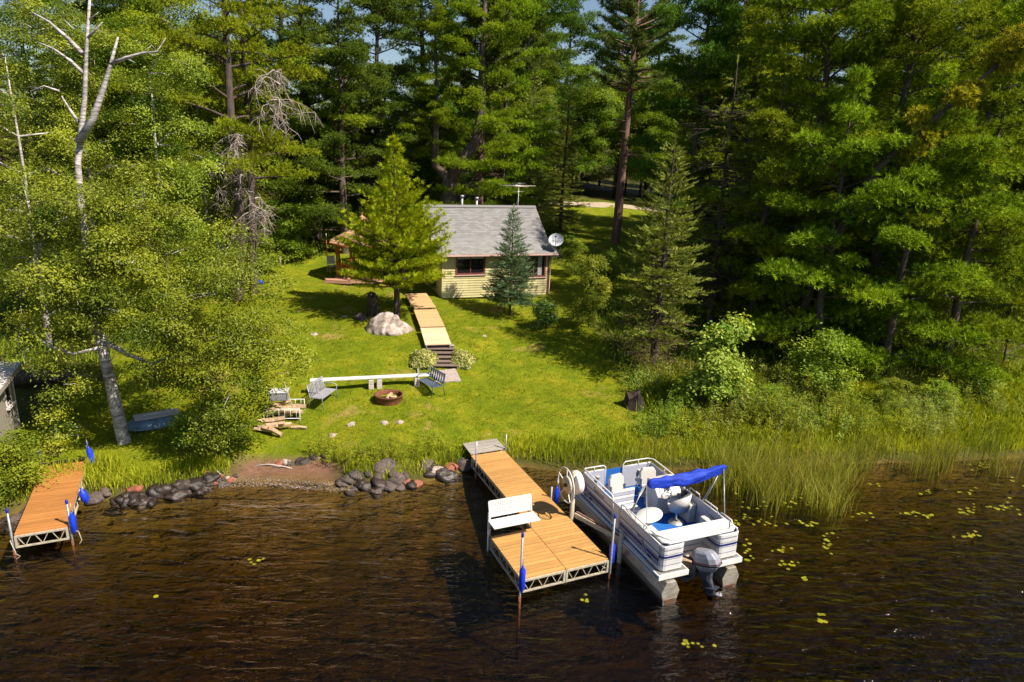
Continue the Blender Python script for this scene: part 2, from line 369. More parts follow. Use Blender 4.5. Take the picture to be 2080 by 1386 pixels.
def water_mat():
    m = bpy.data.materials.new('tannin_lake_water'); m.use_nodes = True; t = m.node_tree; N = t.nodes; L = t.links; N.remove(N['Principled BSDF']); out = N['Material Output']
    tc = N.new('ShaderNodeTexCoord')
    def nz(s, det, ro, sc, rot, dist=0):
        mp = N.new('ShaderNodeMapping'); mp.inputs['Scale'].default_value = sc; mp.inputs['Rotation'].default_value = (0, 0, R(rot)); L.new(tc.outputs['Object'], mp.inputs[0])
        n = N.new('ShaderNodeTexNoise'); n.inputs['Scale'].default_value = s; n.inputs['Detail'].default_value = det; n.inputs['Roughness'].default_value = ro; n.inputs['Distortion'].default_value = dist; L.new(mp.outputs[0], n.inputs[0]); return n.outputs[0]
    def ma(op, a, b_):
        x = N.new('ShaderNodeMath'); x.operation = op
        for k, v in enumerate((a, b_)):
            if hasattr(v, 'node'): L.new(v, x.inputs[k])
            else: x.inputs[k].default_value = v
        return x.outputs[0]
    a = nz(1.5, 3, .5, (.5, 1.5, 1), 14, .5); b_ = nz(4.2, 3, .6, (.55, 1.5, 1), -10, .6); c = nz(12, 2, .6, (.7, 1.4, 1), 22)
    pat = nz(.16, 2, .5, (1, 1.4, 1), 0)
    h = ma('ADD', ma('MULTIPLY', ma('MULTIPLY', a, 1.0), ma('ADD', ma('MULTIPLY', pat, 1.2), .3)), ma('ADD', ma('MULTIPLY', b_, .42), ma('MULTIPLY', c, .06)))
    bp = N.new('ShaderNodeBump'); bp.inputs['Strength'].default_value = 1; bp.inputs['Distance'].default_value = .15; L.new(h, bp.inputs['Height'])
    gl = N.new('ShaderNodeBsdfGlossy'); gl.inputs['Roughness'].default_value = .03; L.new(bp.outputs[0], gl.inputs['Normal'])
    fr = N.new('ShaderNodeFresnel'); fr.inputs[0].default_value = 1.42; L.new(bp.outputs[0], fr.inputs['Normal'])
    tr = N.new('ShaderNodeBsdfTransparent'); tr.inputs[0].default_value = (.93,.90,.86,1)
    mx = N.new('ShaderNodeMixShader'); L.new(fr.outputs[0], mx.inputs[0]); L.new(tr.outputs[0], mx.inputs[1]); L.new(gl.outputs[0], mx.inputs[2]); L.new(mx.outputs[0], out.inputs['Surface'])
    va = N.new('ShaderNodeVolumeAbsorption'); va.inputs[0].default_value = (.61,.53,.17,1); va.inputs[1].default_value = 1.3; L.new(va.outputs[0], out.inputs['Volume'])
    return m
wb = MB().bb((-390,-110,-7.5), (390,70,0)); wo = wb.build('lake_water', water_mat()); tag(wo, kind='structure')

q = at(1185, 414); V = []; F_ = []
for i in range(25):
    x = q.x-9+18*i/24; y0 = q.y+.35*math.sin(i*.4)
    for dy in (-.9, .9): V.append((x, y0+dy, g(x, y0+dy)+.03))
    if i: F_.append((2*i-2, 2*i, 2*i+1, 2*i-1))
tag(MB().add(V, F_).build('driveway', mat('gravel_drive', (.42,.34,.25), .9, var=.15, scale=6)), kind='structure')
# ------------------------------------------------------------------ cabin
def shingle_slope(profile, x0, x1, course, tab, seed, mt, name, parent, th=.012):
    # profile: (y, z) from the eave up; each tab is a thin lapped quad with its own tint
    rr = random.Random(seed); V = []; Fq = []; T = []
    pts = [Vector(p) for p in profile]; seg = []
    for a, b in zip(pts, pts[1:]): seg.append((a, b, (b-a).length))
    tot = sum(s[2] for s in seg)
    def pos(s):
        for a, b, l in seg:
            if s <= l+1e-6: return a+(b-a)*(s/l), (b-a)/l
            s -= l
        a, b, l = seg[-1]; return b.copy(), (b-a)/l
    n = int(tot/course)
    for i in range(n):
        s0, s1 = i*tot/n, min(tot, (i+1.25)*tot/n); p, d = pos(s0); q, _ = pos(s1); nrm = Vector((-d.y, d.x))
        p2 = p+nrm*th*1.6; q2 = q+nrm*th*.15; x = x0-(i % 2)*tab*.5
        while x < x1:
            a, b = max(x0, x)+.004, min(x1, x+tab)-.004; x += tab
            if b-a < .02: continue
            j = rr.uniform(0, .006); k = len(V); t = rr.random()
            V += [(a, p2.x, p2.y+j), (b, p2.x, p2.y+j), (b, q2.x, q2.y), (a, q2.x, q2.y), (a, p.x, p.y), (b, p.x, p.y)]; T += [t]*6
            Fq += [(k, k+1, k+2, k+3), (k+4, k+5, k+1, k)]
    return link(name, np_mesh(name, np.array(V), np.array(Fq), mt, np.array(T)), parent)
def tintmat(name, c0, c1, rough=.9, grain=40):
    m = leafmat(name, c0, c1, 0, rough, .2, 0); t = m.node_tree
    nz = t.nodes.new('ShaderNodeTexNoise'); nz.inputs['Scale'].default_value = grain; bp = t.nodes.new('ShaderNodeBump'); bp.inputs['Strength'].default_value = .5; bp.inputs['Distance'].default_value = .01
    t.links.new(nz.outputs[0], bp.inputs['Height']); t.links.new(bp.outputs[0], t.nodes['Principled BSDF'].inputs['Normal']); return m
M['shingle'] = tintmat('grey_asphalt_shingle', (.185,.18,.185), (.255,.245,.25))
M['shinglet'] = tintmat('tan_gazebo_shingle', (.36,.19,.10), (.62,.38,.22))
def lap_wall(parent, p, q, z0, z1, mt, row=.135, name='wall', holes=(), out=None, top=None):
    # lapped boards between plan points p and q; top(x) gives the height for a gable
    p, q = Vector(p), Vector(q); L = (q-p).length; d = (q-p)/L; nr = Vector((d.y, -d.x)); mb = MB(); z = z0; n = int((z1-z0)/row+.5); row = (z1-z0)/n
    for i in range(n):
        a, b = z0+i*row, z0+(i+1)*row; spans = [(0., L)]
        if top: 
            w0 = [x for x in np.linspace(0, L, 60) if top(x) >= b]
            if not w0: break
            spans = [(max(0, w0[0]-L/60), min(L, w0[-1]+L/60))]
        for (hx0, hx1, hz0, hz1) in holes:
            if hz0 < b-.02 and hz1 > a+.02:
                ns = []
                for s, e in spans:
                    if hx1 <= s or hx0 >= e: ns.append((s, e)); continue
                    if hx0 > s: ns.append((s, hx0))
                    if hx1 < e: ns.append((hx1, e))
                spans = ns
        for s, e in spans:
            A, B = p+d*s, p+d*e; o0, o1 = nr*.032, nr*.004
            mb.add([(A.x+o0.x, A.y+o0.y, a), (B.x+o0.x, B.y+o0.y, a), (B.x+o1.x, B.y+o1.y, b+.004), (A.x+o1.x, A.y+o1.y, b+.004), (A.x, A.y, a), (B.x, B.y, a)], [(0,1,2,3),(4,5,1,0)])
    return mb.build(name, mt, parent)
def build_cabin():
    h = empty('cabin', (-3.87,35.92,2.5), R(20.4), 'small yellow clapboard cabin with grey shingle roof above the boardwalk', 'cabin')
    W, D, ZW = 6.15, 6.4, 2.52
    holes = [(.74,2.40,1.25,2.28), (4.05,5.95,1.02,2.34)]
    lap_wall(h, (0,0), (W,0), 0, ZW, M['siding'], holes=holes)
    gab = lambda x: np.interp(x, [0,1.3,3.3,D], [2.5,3.0,4.5,2.5])
    lap_wall(h, (W,0), (W,D), 0, 4.5, M['siding'], top=gab); lap_wall(h, (0,D), (0,0), 0, 4.5, M['siding'], top=lambda x: gab(D-x)); lap_wall(h, (W,D), (0,D), 0, ZW, M['siding'])
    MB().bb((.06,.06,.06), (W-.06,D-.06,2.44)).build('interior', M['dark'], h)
    for x, y in ((0,0), (W,0)): MB().box((x+(.03 if x == 0 else -.03), -.012, ZW/2), (.085,.05,ZW)).build('corner_trim', M['siding'] if x == 0 else M['trim'], h)
    def window(x0, x1, z0, z1, split, cur):
        f = MB()
        for a, b in (((x0,-.05,z0),(x0+.09,.05,z1)), ((x1-.09,-.05,z0),(x1,.05,z1)), ((x0+.09,-.048,z1-.09),(x1-.09,.05,z1)), ((x0+.09,-.048,z0),(x1-.09,.05,z0+.08))): f.bb(a, b)
        w = f.build('window', M['trim'], h)
        MB().bb((x0-.04,-.085,z0-.05), (x1+.04,.0,z0-.004)).build('sill', M['eave'], w)
        for s in split: MB().bb((s-.03,-.035,z0+.08), (s+.03,.03,z1-.09)).build('mullion', M['trim'], w)
        ed = [x0+.09]+[v for s in split for v in (s-.03, s+.03)]+[x1-.09]
        for k in range(0, len(ed), 2): MB().bb((ed[k],.0,z0+.08), (ed[k+1],.008,z1-.09)).build('pane', M['glass'], w)
        if cur:
            c = MB(); 
            for k in range(7): c.box((cur+.035*k, -.006, (z0+z1)/2), (.022,.008,z1-z0-.2))
            c.build('curtain', M['curtain'], w)
        else: MB().bb((x0+.1,-.02,z1-.17), (x1-.1,-.004,z1-.10)).build('roller_blind', M['curtain'], w)
    window(*[.74,2.40,1.25,2.28], [1.57], 0); window(4.05,5.95,1.02,2.34, [5.22], 5.5)
    pf = [(-.42,2.40),(.4,2.70),(1.3,3.10),(2.2,3.78),(3.3,4.62)]
    under = [(x, y-.05) for x, y in pf]+[(D+.4,2.35)]
    v = [(x, a, b) for x in (-.32, W+.32) for a, b in under]; k = len(under)
    MB().add(v, [(i, i+1, k+i+1, k+i) for i in range(k-1)]).build('roof_deck', M['trim'], h)
    rf = shingle_slope(pf, -.34, W+.34, .135, .30, 3, M['shingle'], 'roof', h)
    shingle_slope([(y, z) for y, z in ((D+.42,2.40),(3.3,4.62))], -.34, W+.34, .14, .5, 4, M['shingle'], 'back_roof', h)
    MB().add([(-.34,3.12,4.555),(W+.34,3.12,4.555),(W+.34,3.3,4.675),(-.34,3.3,4.675),(W+.34,3.48,4.555),(-.34,3.48,4.555)], [(0,1,2,3),(3,2,4,5)]).build('ridge_cap', M['shingle'], rf)
    MB().bb((-.34,-.47,2.30), (W+.34,-.425,2.395)).build('gutter', M['eave'], h); MB().bb((-.34,-.423,2.26), (W+.34,-.40,2.385)).build('fascia', M['trim'], h)
    for x in (-.345, W+.345):
        b = MB()
        for (a0, b0), (a1, b1) in zip(under, under[1:]): b.bar((x,a0,b0-.06), (x,a1,b1-.06), .03, .14)
        b.build('barge_board', M['trim'], h)
    MB().tube([(W+.06,-.40,2.3),(W+.06,-.07,2.05),(W+.06,-.05,.1),(W+.14,-.28,0)], .035, 8).build('downspout', M['eave'], h)
    for x, z in ((.34,.5),):
        MB().box((x,-.045,z), (.09,.06,.15)).build('outlet_box', M['white'], h, bevel=.01)
    for x in (.4,1.9,2.7,3.5,4.6,5.8): MB().box((x,.25,-.16), (.3,.3,.30)).build('foundation_block', M['block'], h)
    for i, x in enumerate((2.25,3.15)):
        c = MB().cyl((x,4.3,3.7), (x,4.3,5.05-.1*i), .075, n=12); c.lathe([(.001,.16),(.12,.14),(.13,.02),(.075,.02)], (x,4.3,5.0-.1*i), 12); c.build('vent_pipe', M['galv'], rf)
    MB().bb((-.75,.3,-.12), (-.02,1.6,-.04)).build('side_step', M['greywood'], h)
    MB().bb((-.55,.5,-.35), (-.5,1.4,-.12)).build('step_support', M['greywood'], h)
    return h
cabin = build_cabin(); CM = cabin.matrix_basis.copy() if False else Matrix.Translation((-3.87,35.92,2.5)) @ Matrix.Rotation(R(20.4), 4, 'Z')
def build_dish():
    o = empty('satellite_dish', CM @ Vector((6.42,-.2,2.35)), R(0), 'round grey satellite dish on the right end of the cabin eave', 'satellite dish')
    MB().tube([(0,0,0),(0,0,.25),(.0,-.03,.55)], .025, 8).build('mast', M['galv'], o)
    MB().box((0,-.02,.05), (.2,.12,.03)).build('foot', M['galv'], o)
    m = (Matrix.Rotation(R(-8), 3, 'Z') @ Matrix.Rotation(R(52), 3, 'X'))
    prof = [(.40*i/8, .10*(i/8)**2) for i in range(9)]+[(.41,.108),(.41,.09)]+[(.40*i/8, .10*(i/8)**2-.012) for i in range(8, 0, -1)]
    d = MB().lathe([(max(r,.001), z) for r, z in prof], (0,-.05,.72), 28, m).build('dish', M['silver'], o)
    c = m @ Vector((0,0,.45))+Vector((0,-.05,.72)); e = m @ Vector((0,-.40,.09))+Vector((0,-.05,.72))
    MB().tube([e, c+Vector((0,0,-.06))], .016, 6).build('feed_arm', M['motord'], d); MB().box(c, (.1,.12,.09)).build('receiver', M['motord'], d, bevel=.01)
build_dish()
def build_antenna():
    o = empty('tv_antenna', CM @ Vector((6.1,5.2,2.0)), R(20), 'spiky television antenna on a thin mast behind the cabin ridge', 'antenna')
    MB().cyl((0,0,0), (0,0,3.75), .022, n=8).build('mast', M['galv'], o)
    MB().bar((0,-.55,3.7), (0,.55,3.62), .03, .03).build('boom', M['alu'], o)
    for i, (y, l, dz) in enumerate(((-.5,.45,.02),(-.3,.55,.02),(-.1,1.05,.03),(.1,1.15,.02),(.3,1.0,.04),(.5,.5,.03))):
        MB().cyl((-l,y,3.66+dz), (l,y,3.66+dz+.03*(i % 2)), .011, n=6).build('element', M['alu'] if i % 3 else M['eave'], o)
    for z in (3.35,3.85): MB().cyl((-.42,0,z), (.42,0,z), .010, n=6).build('element', M['alu'], o)
    MB().tube([(0,0,2.9),(-.9,-1.2,1.9)], .006, 4).build('guy_wire', M['galv'], o)
build_antenna()
# ------------------------------------------------------------------ gazebo
def build_gazebo():
    c = at(738, 567); r = 1.55
    o = empty('gazebo', (c.x, c.y, c.z), R(10), 'red cedar gazebo with tan shingle roof half hidden behind the feathery tree', 'gazebo')
    k = 8; ang = [R(22.5+45*i) for i in range(k)]
    P = [(r*math.cos(a), r*math.sin(a)) for a in ang]
    fl = MB().prism([(1.12*x, 1.12*y) for x, y in P], .05, .24).build('floor', M['cedardeck'], o)
    for i in range(k):
        x, y = P[i]; MB().box((x,y,1.22), (.12,.12,2.0), rz=ang[i]).build('post', M['cedarwood'], o)
        x2, y2 = P[(i+1) % k]; A, B = Vector((x,y,0)), Vector((x2,y2,0)); up = Vector((0,0,1))
        MB().bar(A+up*2.24, B+up*2.24, .10, .12).build('beam', M['cedarwood'], o)
        d = (B-A).normalized()
        br = MB(); br.bar(A+up*1.9+d*.05, A+up*2.2+d*.35, .05, .07); br.bar(B+up*1.9-d*.05, B+up*2.2-d*.35, .05, .07); br.build('brace', M['cedarwood'], o)
        if i == 5: continue
        rl = MB().bar(A+up*1.05, B+up*1.05, .07, .06).build('railing', M['cedarwood'], o); MB().bar(A+up*.42, B+up*.42, .05, .06).build('bottom_rail', M['cedarwood'], rl)
        L = (B-A).length
        for j in range(1, 9): MB().box(A+d*(L*j/9)+up*.735, (.04,.03,.58), rz=math.atan2(d.y, d.x)).build('baluster', M['cedarwood'], rl)
    # roof: eight shingled faces and a small cupola
    rr = random.Random(2); V = []; F_ = []; T = []
    def cone(R0, z0, R1, z1, n):
        for i in range(k):
            for j in range(n):
                for q in range(5):
                    s0, s1 = j/n, (j+1.2)/n; t = rr.random(); b = len(V)
                    for s, off in ((s0,.018),(s1,.002)):
                        rad = R0+(R1-R0)*s; z = z0+(z1-z0)*s+off
                        a, e = ang[i], ang[(i+1) % k]; pa = Vector((math.cos(a), math.sin(a)))*rad; pb = Vector((math.cos(e), math.sin(e)))*rad
                        for f in ((q+.02)/5, (q+.98)/5): p = pa.lerp(pb, f); V.append((p.x, p.y, z)); T.append(t)
                    F_.append((b, b+1, b+3, b+2))
    cone(2.0, 2.22, .5, 3.05, 8); rf = link('roof', np_mesh('roof', np.array(V), np.array(F_), M['shinglet'], np.array(T)), o)
    V.clear(); F_.clear(); T.clear(); cone(.72, 3.22, .03, 3.75, 4); link('cupola_roof', np_mesh('cupola_roof', np.array(V), np.array(F_), M['shinglet'], np.array(T)), rf)
    MB().lathe([(.5,3.0),(.5,3.24)], n=8).build('cupola', M['cedarwood'], rf); MB().lathe([(1.97,2.10),(1.99,2.22),(1.7,2.30)], n=8, m=Matrix.Rotation(R(22.5), 3, 'Z')).build('fascia', M['cedarwood'], rf)
    MB().lathe([(.03,3.7),(.05,3.8),(.02,3.95),(.001,4.0)], n=8).build('finial', M['cedarwood'], rf)
    for j in range(9): MB().box((-1.45+.02*j,-.80-.155*j*.5,.17), (.0+1.5,.072,.035), rz=R(-12)).build('deck_board', M['cedardeck'], o)
    MB().box((-1.38,-1.42,.07), (1.6,.04,.14), rz=R(-12)).build('skirt_board', M['cedardeck'], o)
    return o, c
gaz, gc = build_gazebo()
def garden_chair(loc, rz):
    o = empty('garden_chair', loc, rz, 'white folding chair on the gazebo deck beside the red posts', 'chair')
    for x in (-.24,.24):
        MB().tube([(x,-.22,0),(x,-.2,.62),(x,.2,.62)], .014, 6).build('arm', M['white'], o); MB().tube([(x,.28,0),(x,.2,.42),(x,.3,.98)], .014, 6).build('leg', M['white'], o)
    MB().box((0,0,.42), (.48,.44,.03)).build('seat', M['white'], o); MB().bar((0,.22,.48), (0,.30,.98), .46, .02, up=(0,1,0)).build('backrest', M['white'], o)
p = at(668, 562); garden_chair((p.x+.15, p.y+.35, p.z+.19), R(35))
# ------------------------------------------------------------------ shed and outbuilding
def build_shed():
    o = empty('shed', (-15.95,20.5,g(-15.95,20.5)-.05), R(24), 'grey plank shed with a pale lean-to roof at the water', 'shed')
    H_ = 2.25
    for i in range(12): MB().bb((-.012,-.2*(i+1)+.004-0, 0), (.018,-.2*i-.004, H_)).build('wall_board', M['shed'], o)
    for i in range(10): MB().bb((-.2*(i+1)+.004,.0,0), (-.2*i-.004,.03,H_+.02)).build('wall_board', M['shed'], o)
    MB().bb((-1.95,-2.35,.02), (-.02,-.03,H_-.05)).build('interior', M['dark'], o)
    MB().box((.012,.012,H_/2), (.05,.06,H_)).build('corner_trim', M['white'], o)
    wn = MB(); wn.bb((.02,-1.05,1.28), (.05,-.98,1.98)); wn.bb((.02,-.5,1.28), (.05,-.43,1.98)); wn.bb((.02,-.98,1.9), (.048,-.5,1.98)); wn.bb((.02,-.98,1.28), (.048,-.5,1.36))
    wo_ = wn.build('window', M['shedroof'], o); MB().bb((.019,-.98,1.36), (.027,-.5,1.9)).build('pane', M['glass'], wo_); MB().bb((.02,-1.1,1.2), (.12,-.38,1.27)).build('sill', M['shedroof'], wo_)
    for i in range(11): MB().box((-.86,-2.65+.29*i,H_+.16), (2.3,.282,.035), m=Matrix.Rotation(R(7), 3, 'Y') @ Matrix.Rotation(0, 3, 'Z')).build('roof_board', M['shedroof'], o)
    MB().box((.30,-1.2,H_+.0), (.04,3.2,.13)).build('fascia', M['shed'], o)
build_shed()
def build_outbuilding():
    c = at(668, 462); o = empty('garage', (c.x+1.6, c.y+1.5, c.z-.2), R(12), 'dim olive board garage under the pine boughs behind the gazebo', 'garage')
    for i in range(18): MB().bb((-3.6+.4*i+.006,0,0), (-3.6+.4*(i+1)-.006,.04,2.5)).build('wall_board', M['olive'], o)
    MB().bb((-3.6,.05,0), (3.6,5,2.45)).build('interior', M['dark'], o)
    for s, n_ in ((1,'roof'),(-1,'back_roof')):
        rf = shingle_slope([(-.4,2.45),(2.5,3.9)] if s > 0 else [(5.4,2.45),(2.5,3.9)], -3.9, 3.9, .25, .5, 8, M['shingle'], n_, o)
    MB().bb((-3.9,-.43,2.33), (3.9,-.40,2.46)).build('fascia', M['shedroof'], o)
build_outbuilding()
# ------------------------------------------------------------------ docks
PL = {}
def plank_mesh(w, d, h, mt):
    k = (round(w,3), round(d,3), round(h,3), mt.name)
    if k not in PL: PL[k] = MB().box((0,0,0), (w, d, h)).mesh('plank', mt)
    return PL[k]
def truss(parent, p, q, z0, z1, n, mt, wd=.03):
    p, q = Vector(p), Vector(q); b = MB(); u = Vector((0,0,1))
    b.bar(p+u*z1, q+u*z1, .045, .05); b.bar(p+u*z0, q+u*z0, .04, .04)
    for i in range(n):
        a = p.lerp(q, (i+.08)/n); m_ = p.lerp(q, (i+.5)/n); e = p.lerp(q, (i+.92)/n)
        b.bar(a+u*z1, m_+u*z0, .016, .016); b.bar(m_+u*z0, e+u*z1, .016, .016)
    for a in (p, q): b.bar(a+u*(z0-.02), a+u*(z1+.02), .05, .05)
    return b.build('truss', mt, parent)
def pole(parent, x, y, z0, z1, cap=True, r=.027):
    p = MB().cyl((x,y,z0), (x,y,z1), r, n=10).build('pole', M['galv'], parent)
    MB().cyl((x,y,z0-.02), (x,y,.14), r+.006, n=10).build('rusty_foot', M['rust'], p)
    if cap: MB().lathe([(.001,z1+.05),(.03,z1+.045),(.036,z1+.02),(.036,z1-.06)], (x,y,0), 10).build('cap', M['capblue'], p)
    return p
def fender(loc, label, L=.62, r=.075, tilt=(0,0), rope=.25):
    o = empty('fender', loc, 0, label, 'boat fender', 'blue fenders on the docks'); o.rotation_euler = (R(tilt[0]), R(tilt[1]), 0)
    pr = [(.001,-L/2),(.025,-L/2),(.03,-L/2+.05),(r,-L/2+.13),(r,L/2-.13),(.03,L/2-.05),(.025,L/2),(.001,L/2)]
    MB().lathe(pr, n=14).build('body', M['fender'], o); MB().tube([(0,0,L/2),(.01,0,L/2+rope)], .009, 5).build('rope', M['wreed'], o)
DZ = .55
dA = Vector((-.66,20.95)); drz = R(24.2)
def dmat(o, rz): return Matrix.Translation(o) @ Matrix.Rotation(rz, 4, 'Z')
def build_dock():
    # local: +x across (to the boat), -y out into the lake
    o = empty('dock', (dA.x, dA.y, 0), drz, 'tan plank dock with a square end platform beside the pontoon boat', 'dock'); W = 1.20; Ln = 6.72
    n = 48; st = Ln/n; me = plank_mesh(W, st-.019, .035, M['deck'])
    for i in range(n): link('plank', me, o, (0, -st*(i+.5), DZ+rnd.uniform(-.002,.002)))
    n2 = 14; L2 = 1.97; st2 = L2/n2; me2 = plank_mesh(1.20, st2-.019, .035, M['deck'])
    for i in range(n2): link('plank', me2, o, (-1.216, -Ln+st2*(i+.5), DZ+rnd.uniform(-.002,.002)))
    z1, z0 = DZ-.045, DZ-.34
    for x in (-.59,.59):
        for k in range(2): truss(o, (x,-.1-k*3.32,0), (x,-.1-(k+1)*3.3,0), z0, z1, 7, M['frame'])
    truss(o, (-1.80,-Ln+.02,0), (-1.80,-Ln+L2,0), z0, z1, 4, M['frame'])
    for x0, x1 in ((-1.79,-.65),(-.58,.58)): truss(o, (x0,-Ln-.005,0), (x1,-Ln-.005,0), z0, z1, 3, M['frame'])
    truss(o, (-1.79,-Ln+L2+.01,0), (-.65,-Ln+L2+.01,0), z0, z1, 3, M['frame'])
    for x, y, zt, c in ((-.645,-.6,1.35,0),(.65,.0,1.15,0),(.66,-Ln-.03,1.78,1),(-1.85,-Ln-.05,1.80,1),(-1.87,-Ln+L2,1.28,0),(.66,-3.4,.9,0),(-.65,-3.3,.5,0)): pole(o, x, y, g(*(dmat((*dA,0), drz) @ Vector((x,y,0)))[:2])-.1, zt, c)
    return o
dock = build_dock(); DM = dmat((dA.x, dA.y, 0), drz)
def ramp_landing():
    o = empty('gangway', DM @ Vector((0,.42,.6)), drz+R(1), 'weathered grey plank landing between grass and tan dock', 'gangway'); 
    for i in range(4): link('plank', plank_mesh(1.26,.185,.04, M['greywood']), o, (.02, -.30+.195*i, .012*i+.01))
    for x in (-.5,.5): MB().box((x,0,-.07), (.06,.85,.09)).build('joist', M['greywood'], o)
ramp_landing()
F1 = 'blue fender '
fender(DM @ Vector((.76,-6.62,.62)), 'blue fender hanging on the dock corner pole by the boat stern', L=.72)
fender(DM @ Vector((-1.85,-6.86,.66)), 'blue fender on the lake-side corner pole of the dock platform', L=.74)
fender(DM @ Vector((.86,-3.35,.52)), 'blue fender between dock and boat below the big lift wheel', L=.66)
def dock_bench():
    o = empty('dock_bench', DM @ Vector((-1.216,-6.72+1.97,DZ+.02)), drz, 'white lattice back bench standing on the dock platform edge', 'bench')
    for x in (-.60,.60):
        MB().tube([(x,.04,-.02),(x,.05,.45),(x,.16,.92)], .024, 8).build('leg', M['white'], o)
        MB().tube([(x,.05,.20),(x,-.20,.38)], .018, 6).build('brace', M['barkred'], o); MB().tube([(x,.05,.41),(x,-.36,.42)], .022, 6).build('seat_bracket', M['white'], o)
    st = MB()
    for i in range(5): st.bb((-.66,-.40+.092*i,.435), (.66,-.40+.092*i+.084,.46))
    st.build('seat', M['white'], o, bevel=.006)
    bk = MB()
    def bp(x, s): return Vector((x, .075+.085*s, .53+.40*s))
    for s in (0,.5,1): bk.bar(bp(-.6,s), bp(.6,s), .02, .03)
    for j in range(25):
        x = -.6+1.2*j/24; bk.bar(bp(x,0), bp(x,1), .028, .010, up=(0,1,0))
    for s in [i/10 for i in range(1,10)]: bk.bar(bp(-.6,s)+Vector((0,-.008,0)), bp(.6,s)+Vector((0,-.008,0)), .009, .022)
    bk.build('lattice_back', M['white'], o)
dock_bench()
LA = Vector((-13.54,18.98)); lrz = R(25.3)
def build_left_dock():
    o = empty('dock', (LA.x, LA.y, 0), lrz, 'short reddish plank dock near the grey shed', 'dock'); W = 1.14; Ln = 4.05; n = 29; st = Ln/n; me = plank_mesh(W, st-.019, .035, M['deck2'])
    for i in range(n): link('plank', me, o, (0, -st*(i+.5), DZ))
    for x in (-.55,.55): truss(o, (x,-.05,0), (x,-Ln+.03,0), DZ-.34, DZ-.045, 8, M['frame'])
    truss(o, (-.55,-Ln-.005,0), (.55,-Ln-.005,0), DZ-.34, DZ-.045, 3, M['frame'])
    for x, y, zt in ((-.62,.05,1.05),(.62,.05,1.15),(-.63,-Ln+.02,1.25),(.63,-Ln+.02,1.25)): pole(o, x, y, g(*(dmat((*LA,0), lrz) @ Vector((x,y,0)))[:2])-.1, zt)
    return o
ld = build_left_dock(); LM = dmat((LA.x, LA.y, 0), lrz)
fender(LM @ Vector((.70,-.02,.66)), 'blue fender on the land end pole of the short dock', L=.78, r=.085, tilt=(0,-8))
fender(LM @ Vector((.74,-2.3,.50)), 'light blue fender lying against the side of the short dock', L=.5, r=.10, tilt=(0,-14), rope=.1)
fender(LM @ Vector((.70,-4.05,.62)), 'blue fender on the lake end pole of the short dock', L=.66, r=.08)
o = MB(); 
for i in range(14): o.tube([(-.62+.095*i,.05,0),(-.57+.095*i,.12,.05),(-.52+.095*i,.06,.02)], .035, 6)
tag(o.build('rope_mat', M['stump'], None, (LA.x, LA.y, DZ+.03), (0,0,lrz)), 'dark twisted mat across the land end of the short dock', 'mat')
b = MB(); b.tube([LM @ Vector((-.66,-4.1,.45)), LM @ Vector((-.56,-4.2,.1)), LM @ Vector((-.5,-4.12,-.02)), LM @ Vector((-.6,-4.25,-.04))], .012, 5); tag(b.build('mooring_rope', M['wreed']), 'frayed rope hanging from the left lake pole of the short dock', 'rope')
b = MB(); b.tube([LM @ Vector((.66,-4.1,.42)), LM @ Vector((.80,-4.1,.40)), LM @ Vector((.84,-4.05,.1)), LM @ Vector((.78,-4.1,.02))], .012, 5); tag(b.build('mooring_rope', M['wreed']), 'pale rope hooked below the fender at the short dock end', 'rope')
